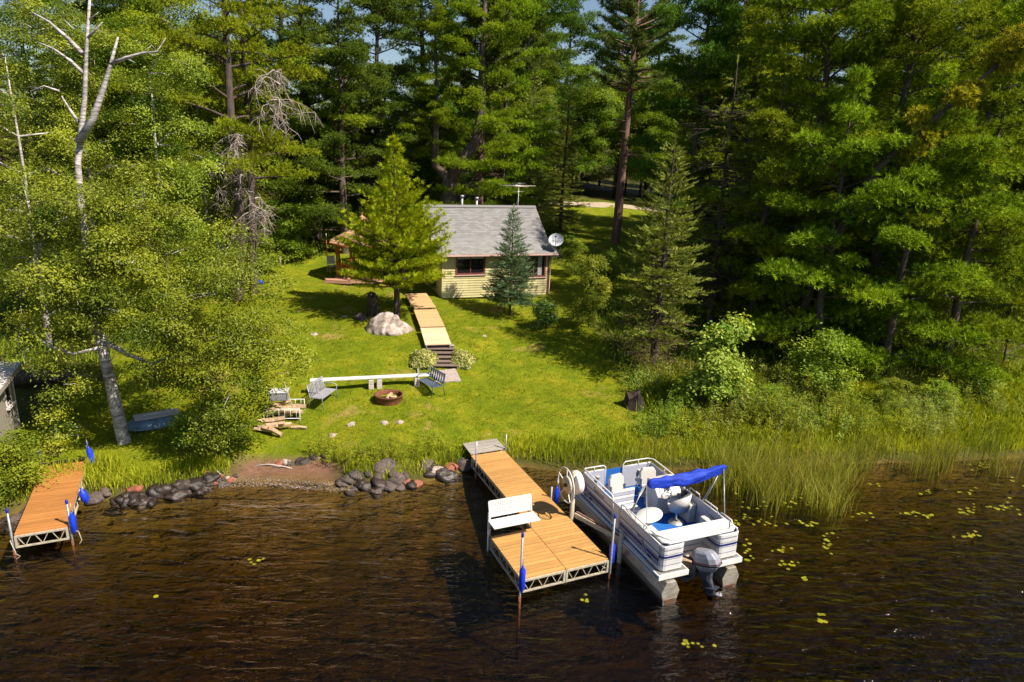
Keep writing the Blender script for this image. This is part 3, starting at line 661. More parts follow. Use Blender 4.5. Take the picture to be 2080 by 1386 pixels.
# ------------------------------------------------------------------ pontoon boat
def build_boat():
    o = empty('pontoon_boat', (4.87,14.735,0), R(22.6), 'white and blue pontoon boat moored beside the tan dock', 'boat')
    hexp = lambda s: [(-.13*s,.50),(.13*s,.50),(.26*s,.22),(.17*s,-.14),(-.17*s,-.14),(-.26*s,.22)]
    for x in (-.90,.90):
        b = MB(); secs = [(-.10,1,0),(4.5,1,0),(5.0,.8,.10),(5.35,.35,.30)]
        vs = []
        for y, s, dz in secs:
            for px, pzv in hexp(s): vs.append((x+px, y, .5-(.5-pzv)*(s if s < 1 else 1)))
        fs = [tuple(range(6))]
        for i in range(3): fs += [(i*6+k, (i+1)*6+k, (i+1)*6+(k+1) % 6, i*6+(k+1) % 6) for k in range(6)]
        fs.append(tuple(reversed(range(18,24)))); b.add(vs, fs); p = b.build('pontoon', M['pontoon'], o, bevel=.012)
        MB().bb((x-.16,-.108,-.13), (x+.16,-.103,.02)).build('waterline_stain', M['rust'], p)
    # deck with a motor well in the stern
    MB().prism([(-1.2,.62),(1.2,.62),(1.2,5.0),(-1.2,5.0)], .54, .70).build('deck', M['alu'], o, bevel=.01)
    for s in (-1,1): MB().bb((s*1.2,.0,.541), (s*.42,.619,.699)).build('deck_wing', M['alu'], o)
    ed = MB()
    for s in (-1,1):
        ed.bb((s*1.205,-.03,.555), (s*1.245,5.03,.685)); ed.bb((s*.38,-.045,.56), (s*1.243,-.005,.69)); ed.bb((s*.385,.0,.56), (s*.415,.62,.69))
    ed.bb((-1.204,5.005,.555), (1.204,5.04,.685)); ed.bb((-.384,.585,.56), (.384,.617,.69)); ed.build('edge_channel', M['white'], o)
    for s in (-1,1): MB().bb((s*1.249,.0,.60), (s*1.2455,5.0,.625)).build('rub_stripe', M['navy'], o)
    MB().bb((-1.17,.66,.70), (1.17,4.98,.708)).build('carpet', M['carpet'], o)
    # fence: side, bow and stern panels with ribs and stripes
    zb, zt = .73, 1.40
    ribs = [(0,zb),(.012,zb+.01),(.012,zb+.12),(.0,zb+.13),(.0,zb+.15),(.012,zb+.16),(.012,zb+.42),(0,zb+.43),(0,zb+.45),(.012,zb+.46),(.012,zt-.05),(.0,zt-.04),(.004,zt)]
    X_ = 1.15
    stern = lambda s: [(s*.50,.62)]+[(s*.50,.25)]+[(s*(.62-.12*math.cos(R(a))), .17-.12*math.sin(R(a))) for a in (0,30,60,90)]+[(s*(1.02+.12*math.sin(R(a))), .17-.12*math.cos(R(a))) for a in (0,30,60,90)]
    port = stern(-1); star = stern(1)
    ribs2 = [(0,zb),(.014,zb+.01),(.014,zb+.14),(.0,zb+.15),(.014,zb+.16),(.014,zb+.30),(.0,zb+.31),(.014,zb+.32),(.014,zb+.44),(0,zb+.45),(.014,zb+.46),(.014,zb+.55),(.0,zb+.56),(.012,zb+.57),(.012,zt-.02),(-.01,zt)]
    def panel(path, prof, name='panel', inner=True, flip=1):
        w = MB().sweep(path, [(a*flip, z) for a, z in prof], smooth=False).build(name, M['offwhite'], o)
        if inner: MB().sweep(path, [(-.03*flip, zb), (-.03*flip, zt), (.0,zt+.004)]).build('inner_lining', M['lav'], w)
        return w
    pp = list(reversed(port)); sp = star           # outward on the right of travel
    panel(pp, ribs2, 'stern_pod', flip=1); panel(sp, ribs2, 'stern_pod', flip=1)
    panel([(-.50,.62),(.50,.62)], ribs2, 'stern_panel')
    def stripes(path, lst, mt, par, off=.0165):
        for z0, z1 in lst: MB().sweep(path, [(off, z0), (off, z1)]).build('stripe', mt, par)
    for pth in (pp, sp, [(-.50,.62),(.50,.62)]):
        stripes(pth, [(zb+.345,zb+.405)], M['navy'], o); stripes(pth, [(zb+.148,zb+.162),(zb+.308,zb+.322),(zb+.432,zb+.448),(zb+.553,zb+.567)], M['slate'], o)
    # side panels (with the gate gap on the port side)
    y_bow = 4.12
    for s, segs in ((-1, ((.17,2.0),(2.36,y_bow))), (1, ((.17,y_bow),))):
        for y0, y1 in segs:
            pa = [(s*X_, y1), (s*X_, y0)] if s < 0 else [(s*X_, y0), (s*X_, y1)]
            w = panel(pa, ribs, 'side_panel'); stripes(pa, [(zb+.160,zb+.185),(zb+.205,zb+.29),(zb+.31,zb+.335)], M['navy'], w, .0145); stripes(pa, [(zb+.10,zb+.132),(zb+.43,zb+.455)], M['slate'], w, .0145)
            MB().tube([(s*X_, y0, zt+.01), (s*X_, y1, zt+.01)], .017, 6).build('cap_rail', M['white'], w)
    gp = panel([(-X_,2.34),(-X_,2.02)], ribs, 'gate_panel')
    for x0, x1 in ((-1.15,-.40),(.15,1.15)):
        pa = [(x1, y_bow), (x0, y_bow)]; w = panel(pa, ribs, 'bow_panel'); MB().tube([(x0,y_bow,zt+.01),(x1,y_bow,zt+.01)], .017, 6).build('cap_rail', M['white'], w)
        MB().box(((x0+x1)/2+.1,y_bow-.06,1.22), (.11,.05,.05)).build('cup_holder', M['cream'], w); MB().lathe([(.03,-.07),(.045,.05),(.052,.06)], ((x0+x1)/2+.1,y_bow-.08,1.17), 10).build('cup', M['cream'], w)
    pg = MB().bb((-.40,y_bow+.01,.9), (.15,y_bow+.03,1.38)).build('bow_gate', M['carpet'], o)
    # graphics on the port side
    def graphic(pts, mt, name='graphic', x=-X_-.018):
        b = MB(); b.add([(x, y, z) for y, z in pts], [tuple(range(len(pts)))]); return b.build(name, mt, o)
    for y, k in ((3.62,1),(.62,1)):
        graphic([(y,zb+.13),(y+.22,zb+.42),(y+.36,zb+.42),(y+.14,zb+.13)], M['white'], 'logo_border', -X_-.0165)
        graphic([(y+.03,zb+.145),(y+.235,zb+.405),(y+.33,zb+.405),(y+.125,zb+.145)], M['slate'], 'logo_patch')
        graphic([(y+.36,zb+.42),(y+.50,zb+.42),(y+.50,zb+.385),(y+.335,zb+.385)], M['navy'], 'logo_bar'); graphic([(y-.16,zb+.13),(y,zb+.13),(y+.03,zb+.165),(y-.16,zb+.165)], M['navy'], 'logo_bar')
    def text(s, y, z, size, shear, mt):
        c = bpy.data.curves.new('lettering', 'FONT'); c.body = s; c.size = size; c.shear = shear; c.extrude = .001; c.materials.append(mt)
        t = bpy.data.objects.new('lettering', c); COL.objects.link(t); t.parent = o; t.location = (-X_-.0175, y, z); t.rotation_euler = (R(90), 0, R(-90)); bpy.context.view_layer.update(); me = bpy.data.meshes.new_from_object(t.evaluated_get(bpy.context.evaluated_depsgraph_get())); n_ = link('lettering', me, o, t.location, t.rotation_euler); bpy.data.objects.remove(t); n_.name = 'lettering'; return n_
    text('Explorer', 3.45, zb+.47, .17, .35, M['motord']); text('WN 72 TE', 3.98, zb+.03, .10, 0, M['stump'])
    # top rails
    zr = 1.545
    def rail(pts, posts, r=.019):
        b = MB().tube(pts, r, 8).build('rail', M['alu' if r < .018 else 'white'], o)
        for x, y in posts: MB().cyl((x,y,zt), (x,y,zr), .013, n=6).build('rail_post', M['white'], b)
    rail([(-X_,y_bow-.02,zt+.02),(-X_,y_bow-.02,zr-.04),(-X_,y_bow-.10,zr),(-X_,2.50,zr),(-X_,2.40,zr-.05),(-X_,2.38,.85)], [(-X_,3.3)])
    rail([(-X_,1.98,.75),(-X_,1.98,zr-.05),(-X_,1.90,zr),(-X_,.75,zr),(-X_,.66,zr-.06),(-X_,.62,zt)], [(-X_,1.3),(-X_,.9)])
    rail([(-X_,y_bow-.02,zt),(-X_+.03,y_bow-.02,zr),(-.50,y_bow-.02,zr),(-.43,y_bow-.02,zr-.05),(-.40,y_bow-.02,.75)], [(-.8,y_bow-.02)])
    rail([(.16,y_bow-.02,.75),(.17,y_bow-.02,zr-.05),(.24,y_bow-.02,zr+.02),(1.02,y_bow-.02,zr+.02),(X_,y_bow-.14,zr+.02),(X_,2.5,zr),(X_,2.42,zt)], [(.7,y_bow-.02),(X_,3.4)])
    rail([(X_,2.2,zt),(X_,2.15,zr),(X_,1.75,zr),(X_,1.68,zt)], []); rail([(X_,1.6,zt),(X_,1.55,zr-.03),(X_,1.0,zr-.03),(X_,.92,zt)], [(X_,1.25)])
    rail([(X_,.85,zt),(X_,.82,zr-.04),(X_,.42,zr-.04),(X_,.35,zt)], [])
    rail([(-X_+.02,.86,zt+.02),(-X_+.02,.80,zr-.03),(-X_+.06,.45,zr-.05),(-X_+.28,.14,zr-.06),(.0,.16,zr-.06),(X_-.28,.14,zr-.06),(X_-.06,.4,zr-.06),(X_-.04,.5,zr-.03)], [(-.75,.15),(-.25,.16),(.65,.15),(1.0,.22)], .015)
    # stern lounge and seating
    lg = MB().prism([(-1.1,.2),(-.95,.08),(.95,.08),(1.1,.2),(1.1,.62),(-1.1,.62)], zt+.005, zt+.075).build('stern_lounge', M['white'], o, bevel=.03, seg=3)
    MB().bb((-1.08,.64,.72), (1.08,.70,zt)).build('lounge_base', M['cream'], lg)
    bx = MB().bb((.84,.88,.715), (1.10,1.25,1.22)).build('corner_locker', M['cream'], o, bevel=.02)
    sb = MB().bb((-1.11,.95,.712), (-.55,2.0,1.05)).build('side_seat', M['cream'], o, bevel=.02); MB().bb((-1.10,.96,1.052), (-.56,1.99,1.15)).build('cushion', M['white'], sb, bevel=.035, seg=3); MB().bb((-1.12,.96,1.15), (-.99,1.98,1.38)).build('back_cushion', M['cream'], sb, bevel=.03)
    tb = MB(); tb.lathe([(.001,.035),(.97,.035),(1,.02),(1,.0),(.001,-.005)], (0,0,0), 32, Matrix.Diagonal((.30,.46,1))); tbo = tb.build('table', M['white'], o, (-.50,1.62,1.27), (0,0,R(-62)))
    MB().cyl((0,0,-.55), (0,0,0), .035, n=10).build('pedestal', M['alu'], tbo); MB().lathe([(.16,-.56),(.15,-.54),(.04,-.5)], n=16).build('base_plate', M['alu'], tbo)
    # slatted striped seat facing aft
    ss = MB().bb((-.92,2.30,.72), (-.20,2.85,.95)).build('striped_seat', M['white'], o, bevel=.02)
    for i in range(5): MB().bar((-.92,2.84,1.0+.095*i), (-.20,2.86,1.0+.095*i), .05, .07).build('back_slat', M['white' if i % 2 == 0 else 'lav'], ss)
    for i in range(4): MB().bb((-.91,2.32+.125*i,.95), (-.21,2.42+.125*i,.975)).build('seat_slat', M['white' if i % 2 == 0 else 'lav'], ss)
    def chair(x, y, rz, base=True):
        c = MB(); c.box((0,0,.40), (.46,.46,.09)); c = c.build('fishing_chair', M['cream'], o, (x,y,.71), (0,0,rz), bevel=.03, seg=3)
        MB().prism([(-.25,.42),(.25,.42),(.25,.78),(.17,.90),(-.17,.90),(-.25,.78)], -.055, .055, Matrix.Rotation(R(80), 3, 'X'), (0,-.22,.02)).build('backrest', M['cream'], c, bevel=.025)
        for s in (-.245,.245): MB().bar((s,-.2,.36), (s,-.2,.62), .02, .05).build('hinge', M['slate'], c)
        MB().cyl((0,0,.02), (0,0,.36), .035, n=10).build('pedestal', M['alu'], c); MB().lathe([(.17,.0),(.16,.02),(.04,.05)], n=16).build('base_plate', M['alu'], c)
    chair(-.52,3.45,R(8)); chair(.62,3.55,R(-6))
    # helm console
    cs = MB(); cs.add([(x, y, z) for x in (.28,1.10) for y, z in ((2.35,.71),(3.02,.71),(3.0,1.58),(2.75,1.62),(2.42,1.28))], [(0,1,2,3,4),(9,8,7,6,5),(0,5,6,1),(1,6,7,2),(2,7,8,3),(3,8,9,4),(4,9,5,0)])
    cso = cs.build('helm_console', M['cream'], o, bevel=.03, seg=3)
    m_ = Matrix.Rotation(R(48), 3, 'X'); cw = Vector((.62,2.44,1.43))
    sw = MB(); ring = [m_ @ Vector((.19*math.cos(2*math.pi*k/24), .19*math.sin(2*math.pi*k/24), 0))+cw for k in range(24)]; sw.tube(ring, .014, 6, closed=True)
    for k in range(3): sw.bar(cw, m_ @ Vector((.19*math.cos(R(90+120*k)), .19*math.sin(R(90+120*k)), 0))+cw, .03, .012)
    swo = sw.build('steering_wheel', M['white'], cso); MB().lathe([(.001,.02),(.05,.015),(.055,-.02)], cw, 14, m_).build('wheel_hub', M['motord'], swo); MB().tube([cw, cw+Vector((0,.14,-.14))], .025, 8).build('steering_column', M['white'], swo)
    MB().box((.93,2.66,1.57), (.16,.03,.10), m=m_).build('gauge', M['motord'], cso); MB().box((1.05,2.26,1.34), (.09,.16,.13)).build('throttle_box', M['black'], cso, bevel=.01); MB().bar((1.05,2.26,1.40), (1.05,2.18,1.54), .02, .03).build('throttle_lever', M['black'], cso)
    # captain chair: a moulded bucket
    c = MB(); c.lathe([(.001,.42),(.20,.42),(.27,.47),(.30,.56),(.27,.57),(.20,.52),(.001,.50)], n=20, m=Matrix.Diagonal((1,.95,1)))
    cc = c.build('captain_chair', M['cream'], o, (.60,1.92,.71), (0,0,R(20)))
    bk = MB(); vs = []
    for i in range(13):
        a = R(170+200*i/12); hgt = .62+.30*max(0, math.sin(math.pi*i/12))**.7
        for rr_, z in ((.25,.46),(.31,hgt),(.36,hgt),(.30,.42)): vs.append((rr_*math.cos(a), rr_*.95*math.sin(a), z))
    bk.add(vs, [(i*4+k, (i+1)*4+k, (i+1)*4+(k+1) % 4, i*4+(k+1) % 4) for i in range(12) for k in range(4)]+[(0,1,2,3),(51,50,49,48)], True); bk.build('bucket_back', M['cream'], cc)
    MB().cyl((0,0,.02), (0,0,.43), .035, n=10).build('pedestal', M['alu'], cc); MB().lathe([(.21,.0),(.20,.02),(.05,.05)], n=20).build('base_plate', M['alu'], cc)
    MB().bb((.88,1.75,.712), (1.10,2.2,1.25)).build('helm_side_box', M['cream'], o, bevel=.02)
    # bimini rolled in its boot
    pts = []; rad = []
    A, B = Vector((-.55,1.78,2.10)), Vector((1.78,1.56,2.36))
    for i in range(37):
        s = i/36; p = A.lerp(B, s)+Vector((0, .02*math.sin(9*s), -.05*math.sin(math.pi*s)+.012*math.sin(23*s))); r_ = .095+.075*math.sin(math.pi*min(1, s*1.15))-.04*math.exp(-((s-.30)/.035)**2)+.012*math.sin(31*s)
        pts.append(p); rad.append(r_ if i not in (0,36) else r_*.45)
    bm = MB().tube(pts, rad, 24); 
    bv = []
    for i, v in enumerate(bm.v[:37*24]):
        c = pts[i//24]; a = 2*math.pi*(i % 24)/24; k = 1+.16*math.sin(3*a+2.2*c.x)+.10*math.sin(7*a-4*c.x+1); bv.append((v[0], c.y+(v[1]-c.y)*.72*k, c.z+(v[2]-c.z)*1.05*k-.05*math.sin(math.pi*(i//24)/36)))
    bm.v[:37*24] = bv
    bo = bm.build('bimini_cover', M['canvas'], o)
    fl = MB()
    for k in range(2): fl.add([(x, 1.72-.08*x-.09+.15*k, z) for x, z in ((-.5,2.03),(.2,2.0),(.9,2.02),(1.62,2.22),(1.70,2.34),(-.5,2.14))], [tuple(range(6))])
    fl.build('hanging_flap', M['canvas'], bo)
    def bow(pts, nm='bimini_pole', r=.016): MB().tube(pts, r, 8).build(nm, M['galv'], bo)
    bow([(X_+.02,.72,zr-.02),(1.66,1.52,2.34)]); bow([(X_,1.55,zr-.02),(1.62,1.58,2.30)]); bow([(X_+.0,1.48,zr),(1.56,1.56,2.22)]); bow([(-X_,1.55,zr),(-.58,1.78,2.10)]); bow([(-X_,1.48,zr),(-.70,1.74,2.08)]); bow([(-X_+.02,.80,zr-.02),(-.58,1.78,2.10)], r=.012)
    # outboard motor
    mo = MB(); sec = [(-.02,.17,.17,.92),(.10,.19,.21,1.00),(.20,.19,.23,1.10),(.34,.165,.21,1.30)]
    def ring_(cx, cy, hw, hl, z): return [(cx+hw*a, cy+hl*b_, z) for a, b_ in ((-1,-.55),(-.55,-1),(.55,-1),(1,-.55),(1,.55),(.55,1),(-.55,1),(-1,.55))]
    levels = [(.0,-.10,.13,.20,.80),(.0,-.12,.175,.29,.92),(.0,-.13,.19,.31,1.02),(.0,-.12,.185,.30,1.14),(.0,-.09,.15,.24,1.25),(.0,-.07,.09,.15,1.285)]
    vs = [v for l in levels for v in ring_(*l)]; fs = [(i*8+k, i*8+(k+1) % 8, (i+1)*8+(k+1) % 8, (i+1)*8+k) for i in range(5) for k in range(8)]+[tuple(reversed(range(8))), tuple(range(40,48))]
    tilt = Matrix.Rotation(R(-16), 3, 'X')
    mo.add([tilt @ (Vector(v)-Vector((0,0,.75)))+Vector((0,-.02,.72)) for v in vs], fs); moo = mo.build('outboard_motor', M['motorg'], o, (.05,-.02,-.20), (0,0,R(24)), bevel=.02); moo.scale = (1.08,1.08,1.05)
    tf = lambda v: tilt @ (Vector(v)-Vector((0,0,.75)))+Vector((0,-.02,.72))
    for z0, z1, mt, off in ((.955,.99,M['black'],1.06),(1.005,1.03,M['red'],1.05)):
        vs = [tf(v) for l in ((.0,-.125,.182*off,.30*off,z0),(.0,-.13,.190*off,.31*off,z1)) for v in ring_(*l)]; MB().add(vs, [(k, (k+1) % 8, 8+(k+1) % 8, 8+k) for k in range(8)]).build('cowl_stripe', mt, moo)
    MB().add([tf(v) for l in ((0,-.06,.12,.17,.80),(0,-.04,.10,.13,.58),(0,-.07,.06,.12,.44),(0,-.1,.045,.11,.24)) for v in ring_(*l)], [(i*8+k, i*8+(k+1) % 8, (i+1)*8+(k+1) % 8, (i+1)*8+k) for i in range(3) for k in range(8)]).build('mid_section', M['motord'], moo)
    gc_ = MB(); gc_.ell(tf((0,-.12,.20)), (.055,.19,.055), m=Matrix.Rotation(R(-16), 3, 'X')); gc_.bar(tf((0,-.06,.18)), tf((0,-.06,.04)), .015, .12); gc_.bar(tf((0,-.30,.38)), tf((0,.05,.38)), .2, .015); gc_.build('gear_case', M['motord'], moo)
    pr = MB()
    for k in range(3):
        a = R(120*k); pr.add([tf((0,-.32,.20)), tf((.12*math.cos(a-.4),-.33,.20+.12*math.sin(a-.4))), tf((.14*math.cos(a),-.30,.20+.14*math.sin(a))), tf((.12*math.cos(a+.4),-.28,.20+.12*math.sin(a+.4)))], [(0,1,2,3)])
    pr.build('propeller', M['galv'], moo)
    br = MB(); br.bb((-.14,.10,.50), (.14,.24,.85)); br.bb((-.30,.2,.42), (.30,.60,.52)); br.build('motor_bracket', M['motord'], moo, bevel=.015)
    MB().bb((-.36,.2,.525), (.36,.60,.545)).build('motor_pan', M['log'], o)
    MB().tube([(-.1,.15,.95),(-.2,.4,1.0),(-.1,.60,.9)], .03, 8).build('control_cable', M['black'], moo)
build_boat()
def build_lift():
    c = Vector((1.86,17.05,0)); o = empty('boat_lift', (c.x,c.y,0), R(22.6), 'aluminium boat lift with a big white hand wheel', 'boat lift')
    MB().cyl((0,0,-1.3), (0,0,1.92), .062, n=14).build('mast', M['frame'], o); MB().cyl((.62,-1.62,-1.3), (.62,-1.62,.88), .062, n=14).build('guide_post', M['frame'], o)
    wl = Vector((-.24,.0,1.58)); rr_ = .485
    ring = [wl+Vector((0, rr_*math.cos(2*math.pi*k/40), rr_*math.sin(2*math.pi*k/40))) for k in range(40)]
    w_ = MB().tube(ring, .017, 8, closed=True).build('wheel', M['white'], o)
    for k in range(5): a = R(18+72*k); MB().bar(wl+Vector((.03,0,0)), wl+Vector((0, rr_*math.cos(a), rr_*math.sin(a))), .022, .022).build('spoke', M['white'], w_)
    mx = Matrix.Rotation(R(90), 3, 'Y')
    MB().lathe([(.001,-.05),(.24,-.05),(.25,-.03),(.25,.0),(.001,.02)], wl+Vector((.06,0,0)), 24, mx).build('brake_disc', M['frame'], w_)
    MB().lathe([(.001,-.06),(.05,-.06),(.05,.03)], wl, 12, mx).build('hub', M['rust'], w_)
    MB().lathe([(.001,-.10),(.30,-.10),(.33,-.06),(.33,.06),(.30,.10),(.001,.10)], wl+Vector((.34,.05,.0)), 24, mx).build('winch_housing', M['white'], o)
    MB().tube([wl, wl+Vector((.4,0,0))], .03, 8).build('axle', M['galv'], o)
    MB().bar((.10,-.02,.62), (.70,-1.55,.62), .10, .13).build('guide_beam', M['frame'], o); MB().bar((.14,-.02,.70), (.66,-1.50,.70), .06, .03).build('beam_pad', M['barkred'], o)
    MB().bar((0,0,-.9), (.62,-1.62,-.9), .1,.1).build('lower_beam', M['frame'], o)
build_lift()
# ------------------------------------------------------------------ boardwalk, steps, slab
def q4(x, y): return (740+x/6.6, 580+y/6.6)
def section(fl, fr, nl, nr, n, mt, label, lift=.16):
    P = []
    for q in (fl, fr, nl, nr): a = at(*q4(*q)); P.append(pz(*q4(*q), a.z+lift))
    f, e = (P[0]+P[1])/2, (P[2]+P[3])/2; wd = ((P[1]-P[0]).length+(P[3]-P[2]).length)/2; ax = e-f; L = ax.length
    d = Vector((ax.x, ax.y, 0)); rz = math.atan2(-d.x*-1, -d.y*1) if False else math.atan2(d.x, -d.y)
    o = empty('boardwalk_section', f, rz, label, 'boardwalk', 'boardwalk sections down the lawn'); sl = math.atan2(ax.z, d.length)
    st = L/n; me = plank_mesh(wd, st-.012, .035, mt)
    for i in range(n):
        s = (i+.5)*st; link('plank', me, o, (0, -s*math.cos(sl), s*math.sin(sl)), (-sl,0,0))
    for x in (-wd/2+.06, wd/2-.06): MB().bar((x,0,-.08), (x,-L*math.cos(sl),L*math.sin(sl)-.08), .05, .12).build('stringer', M['greywood'], o)
section((540,105),(835,120),(622,225),(902,218), 10, M['ramp'], 'pinkish top boardwalk section under the feathery tree')
section((622,228),(902,221),(665,305),(975,300), 6, M['ramp'], 'short tan boardwalk section second from the top', .17)
section((665,335),(965,318),(750,555),(1080,555), 14, M['ramp'], 'middle tan boardwalk section beside the boulder', .15)
section((750,572),(1085,567),(820,800),(1165,792), 14, M['ramppale'], 'palest boardwalk section just above the steps', .17)
def build_steps():
    a = at(*q4(1005,830)); b = at(*q4(1050,1100)); rz = R(7)
    o = empty('garden_steps', (0,0,0), 0, 'flight of brown timber steps between two pale hostas', 'steps'); n = 6
    for i in range(n):
        s = i/(n-1); p = a.lerp(b, s); st_ = MB().box((p.x, p.y, g(p.x,p.y)+.10), (1.36-.05*(i == 0), .26, .05), rz=rz).build('step', M['stepwood'] if i else M['greywood'], o, bevel=.012); MB().box((p.x, p.y+.02, g(p.x,p.y)+.0), (1.25, .05, .16), rz=rz).build('gap_shade', M['stump'], st_)  # near-black box under each tread paints in the shade between the treads
build_steps()
P4 = [at(*q4(*q)) for q in ((890,1165),(1220,1125),(1300,1290),(965,1310))]
b = MB(); b.add([(p.x, p.y, p.z+.05) for p in P4]+[(p.x, p.y, p.z-.12) for p in P4], [(0,3,2,1),(4,5,6,7),(0,1,5,4),(1,2,6,5),(2,3,7,6),(3,0,4,7)]); tag(b.build('concrete_slab', M['concrete'], bevel=.01), 'flat brown concrete slab at the foot of the steps', 'slab')
# ------------------------------------------------------------------ rocks
def rock_mesh(name, seed, mt, sub=3, amp=.35, flat=1):
    bm = bmesh.new(); bmesh.ops.create_icosphere(bm, subdivisions=sub, radius=1); off = Vector((seed*7.3, seed*3.1, seed))
    for v in bm.verts:
        n = mnoise.noise(v.co*1.1+off)*amp+mnoise.noise(v.co*2.7+off)*amp*.35+mnoise.noise(v.co*7+off)*amp*.1
        v.co *= 1+n; v.co.z *= flat
    me = bpy.data.meshes.new(name); bm.to_mesh(me); bm.free(); me.polygons.foreach_set('use_smooth', [True]*len(me.polygons)); me.materials.append(mt); return me
def boulder():
    bm = bmesh.new(); bmesh.ops.create_icosphere(bm, subdivisions=5, radius=1); off = Vector((3,9,1))
    for v in bm.verts:
        c = v.co; h = max(c.z, -.3); r_ = (1-.40*max(0, h)**1.4)
        x, y, z = c.x*r_*1.35+.10*h, c.y*r_*.95, h*1.12
        n = .24*mnoise.noise(c*1.3+off)+.09*mnoise.noise(c*4+off)+.025*mnoise.noise(c*11+off)
        cr = abs(c.x*.9-.12-.18*c.z+.12*math.sin(4*c.z)); n -= .12*math.exp(-(cr/.045)**2)*(1 if c.y < .3 else 0)
        cr2 = abs(c.z-.22-.25*(c.x-.2)); n -= .07*math.exp(-(cr2/.03)**2)*(1 if c.x > .15 and c.y < .3 else 0)
        v.co = Vector((x, y, z))*(1+n)
    me = bpy.data.meshes.new('boulder'); bm.to_mesh(me); bm.free(); me.polygons.foreach_set('use_smooth', [True]*len(me.polygons)); me.materials.append(M['granite']); return me
p = at(785, 676); tag(link('boulder', boulder(), None, (p.x, p.y+.35, p.z+.05), (0,0,R(-8)), .76), 'big pale cracked granite boulder on the lawn beside the boardwalk', 'boulder')
RM = [rock_mesh('rock', i, M['rock'], 3, .42, .75) for i in range(5)]; RW = [rock_mesh('wet_rock', i+9, M['rockwet'], 3, .42, .7) for i in range(5)]; RR = rock_mesh('red_rock', 20, M['rockred'], 3, .4, .8); RG = rock_mesh('pale_rock', 22, M['granite'], 3, .35, .6)
def rock(px, py, r, me, label, group='rocks along the shore', z=None, sink=.25):
    p = at(px, py); k = rnd.uniform(.8, 1.2)
    return tag(link('rock', me, None, (p.x, p.y, max(p.z, -.25)-r*sink+.1*r), (rnd.uniform(-.3,.3), rnd.uniform(-.3,.3), rnd.uniform(0,6.28)), (r*k, r/k, r*rnd.uniform(.75,1.05))), label, 'rock', group)
# named stones first
rock(640, 679, .30, RG, 'flat grey pink stone alone in the lawn left of the boulder', sink=.5)
rock(731, 645, .42, RM[1], 'low brown rock in the shade behind the granite boulder'); rock(700, 643, .16, RG, 'small pale stone left of the shaded brown rock')
rock(984, 682, .2, RG, 'small pale stone flush in the lawn right of the boardwalk', sink=.6)
rock(1126, 517, .75, RG, 'orange tinged rock pile stone behind the right cabin corner')
rock(380, 985, .30, RM[0], 'large round tan boulder on the shore left of the beach'); rock(275, 992, .2, RR, 'reddish angular rock on the left shore'); rock(195, 1012, .30, RM[2], 'grey rock beside the short dock')
rock(215, 1000, .2, RM[3], 'small grey rock behind the grey rock by the short dock'); rock(905, 962, .42, RW[1], 'large dark speckled rock left of the tan dock'); rock(938, 942, .30, RM[4], 'round brown rock touching the tan dock landing')
rock(885, 955, .24, RG, 'upright grey rock behind the large speckled rock'); rock(783, 948, .36, RM[2], 'rounded mauve rock at the top of the right rock row'); rock(765, 1000, .24, RM[1], 'pointed rock standing out in the water'); rock(835, 985, .24, RW[2], 'smooth wet rock at the water in the right rock row')
rock(616, 938, .24, RM[3], 'dark round rock at the back of the beach'); rock(580, 938, .18, RG, 'pale round rock at the back of the beach'); rock(568, 941, .14, RR, 'salmon red rock at the back of the beach')
rr = random.Random(5)
for i in range(34):
    t = rr.random(); px = 225+t*210+rr.uniform(-8,8); py = 1028-t*45+rr.uniform(-16,14); rock(px, py, rr.uniform(.13,.30), rr.choice(RW), 'dark wet rock of the left shore heap', 'dark rocks of the left shore')
for i in range(34):
    t = rr.random(); px = 690+t*240; py = 985-t*18+rr.uniform(-20,16)-(15 if t > .7 else 0); rock(px, py, rr.uniform(.12,.30), rr.choice(RW+RM+[RR]), 'rock in the wet row left of the tan dock', 'rocks of the right row')
for i in range(16):
    t = rr.random(); px = 420+t*60; py = 965+rr.uniform(-8,22); rock(px, py, rr.uniform(.07,.15), rr.choice(RM+[RR, RG]), 'small cobble at the left end of the beach', 'cobbles by the beach')
for i in range(10):
    rock(rr.uniform(0,60), rr.uniform(1035,1085), rr.uniform(.15,.35), rr.choice(RW+RM), 'rock on the bank under the short dock', 'rocks by the short dock')
for i in range(9):
    rock(rr.uniform(560,690), rr.uniform(925,948), rr.uniform(.08,.15), rr.choice(RM+[RG]), 'small stone along the back of the beach', 'stones at the back of the beach')
for px, py, r_ in ((740,807,.30),(742,814,.28),(743,821,.30),(750,833,.33),(752,840,.2),(840,816,.25),(780,840,.25)): rock(px, py, r_, RG, 'flat paving stone sunk in the grass by the fire pit', 'paving stones by the fire pit', sink=.92).scale = (r_, r_*.45, .10)
for px, py, r_ in ((906,808,.22),(937,818,.25),(913,822,.3),(941,832,.32),(920,836,.26)): rock(px, py, r_, RG, 'pinkish stone sunk in the grass right of the benches', 'stones right of the benches', sink=.92).scale = (r_, r_*.55, .09)
for px, py in ((714,862),(780,860),(812,858),(675,885)): rock(px, py, .16, RG, 'small upright stone in the lower lawn', 'stones in the lower lawn')
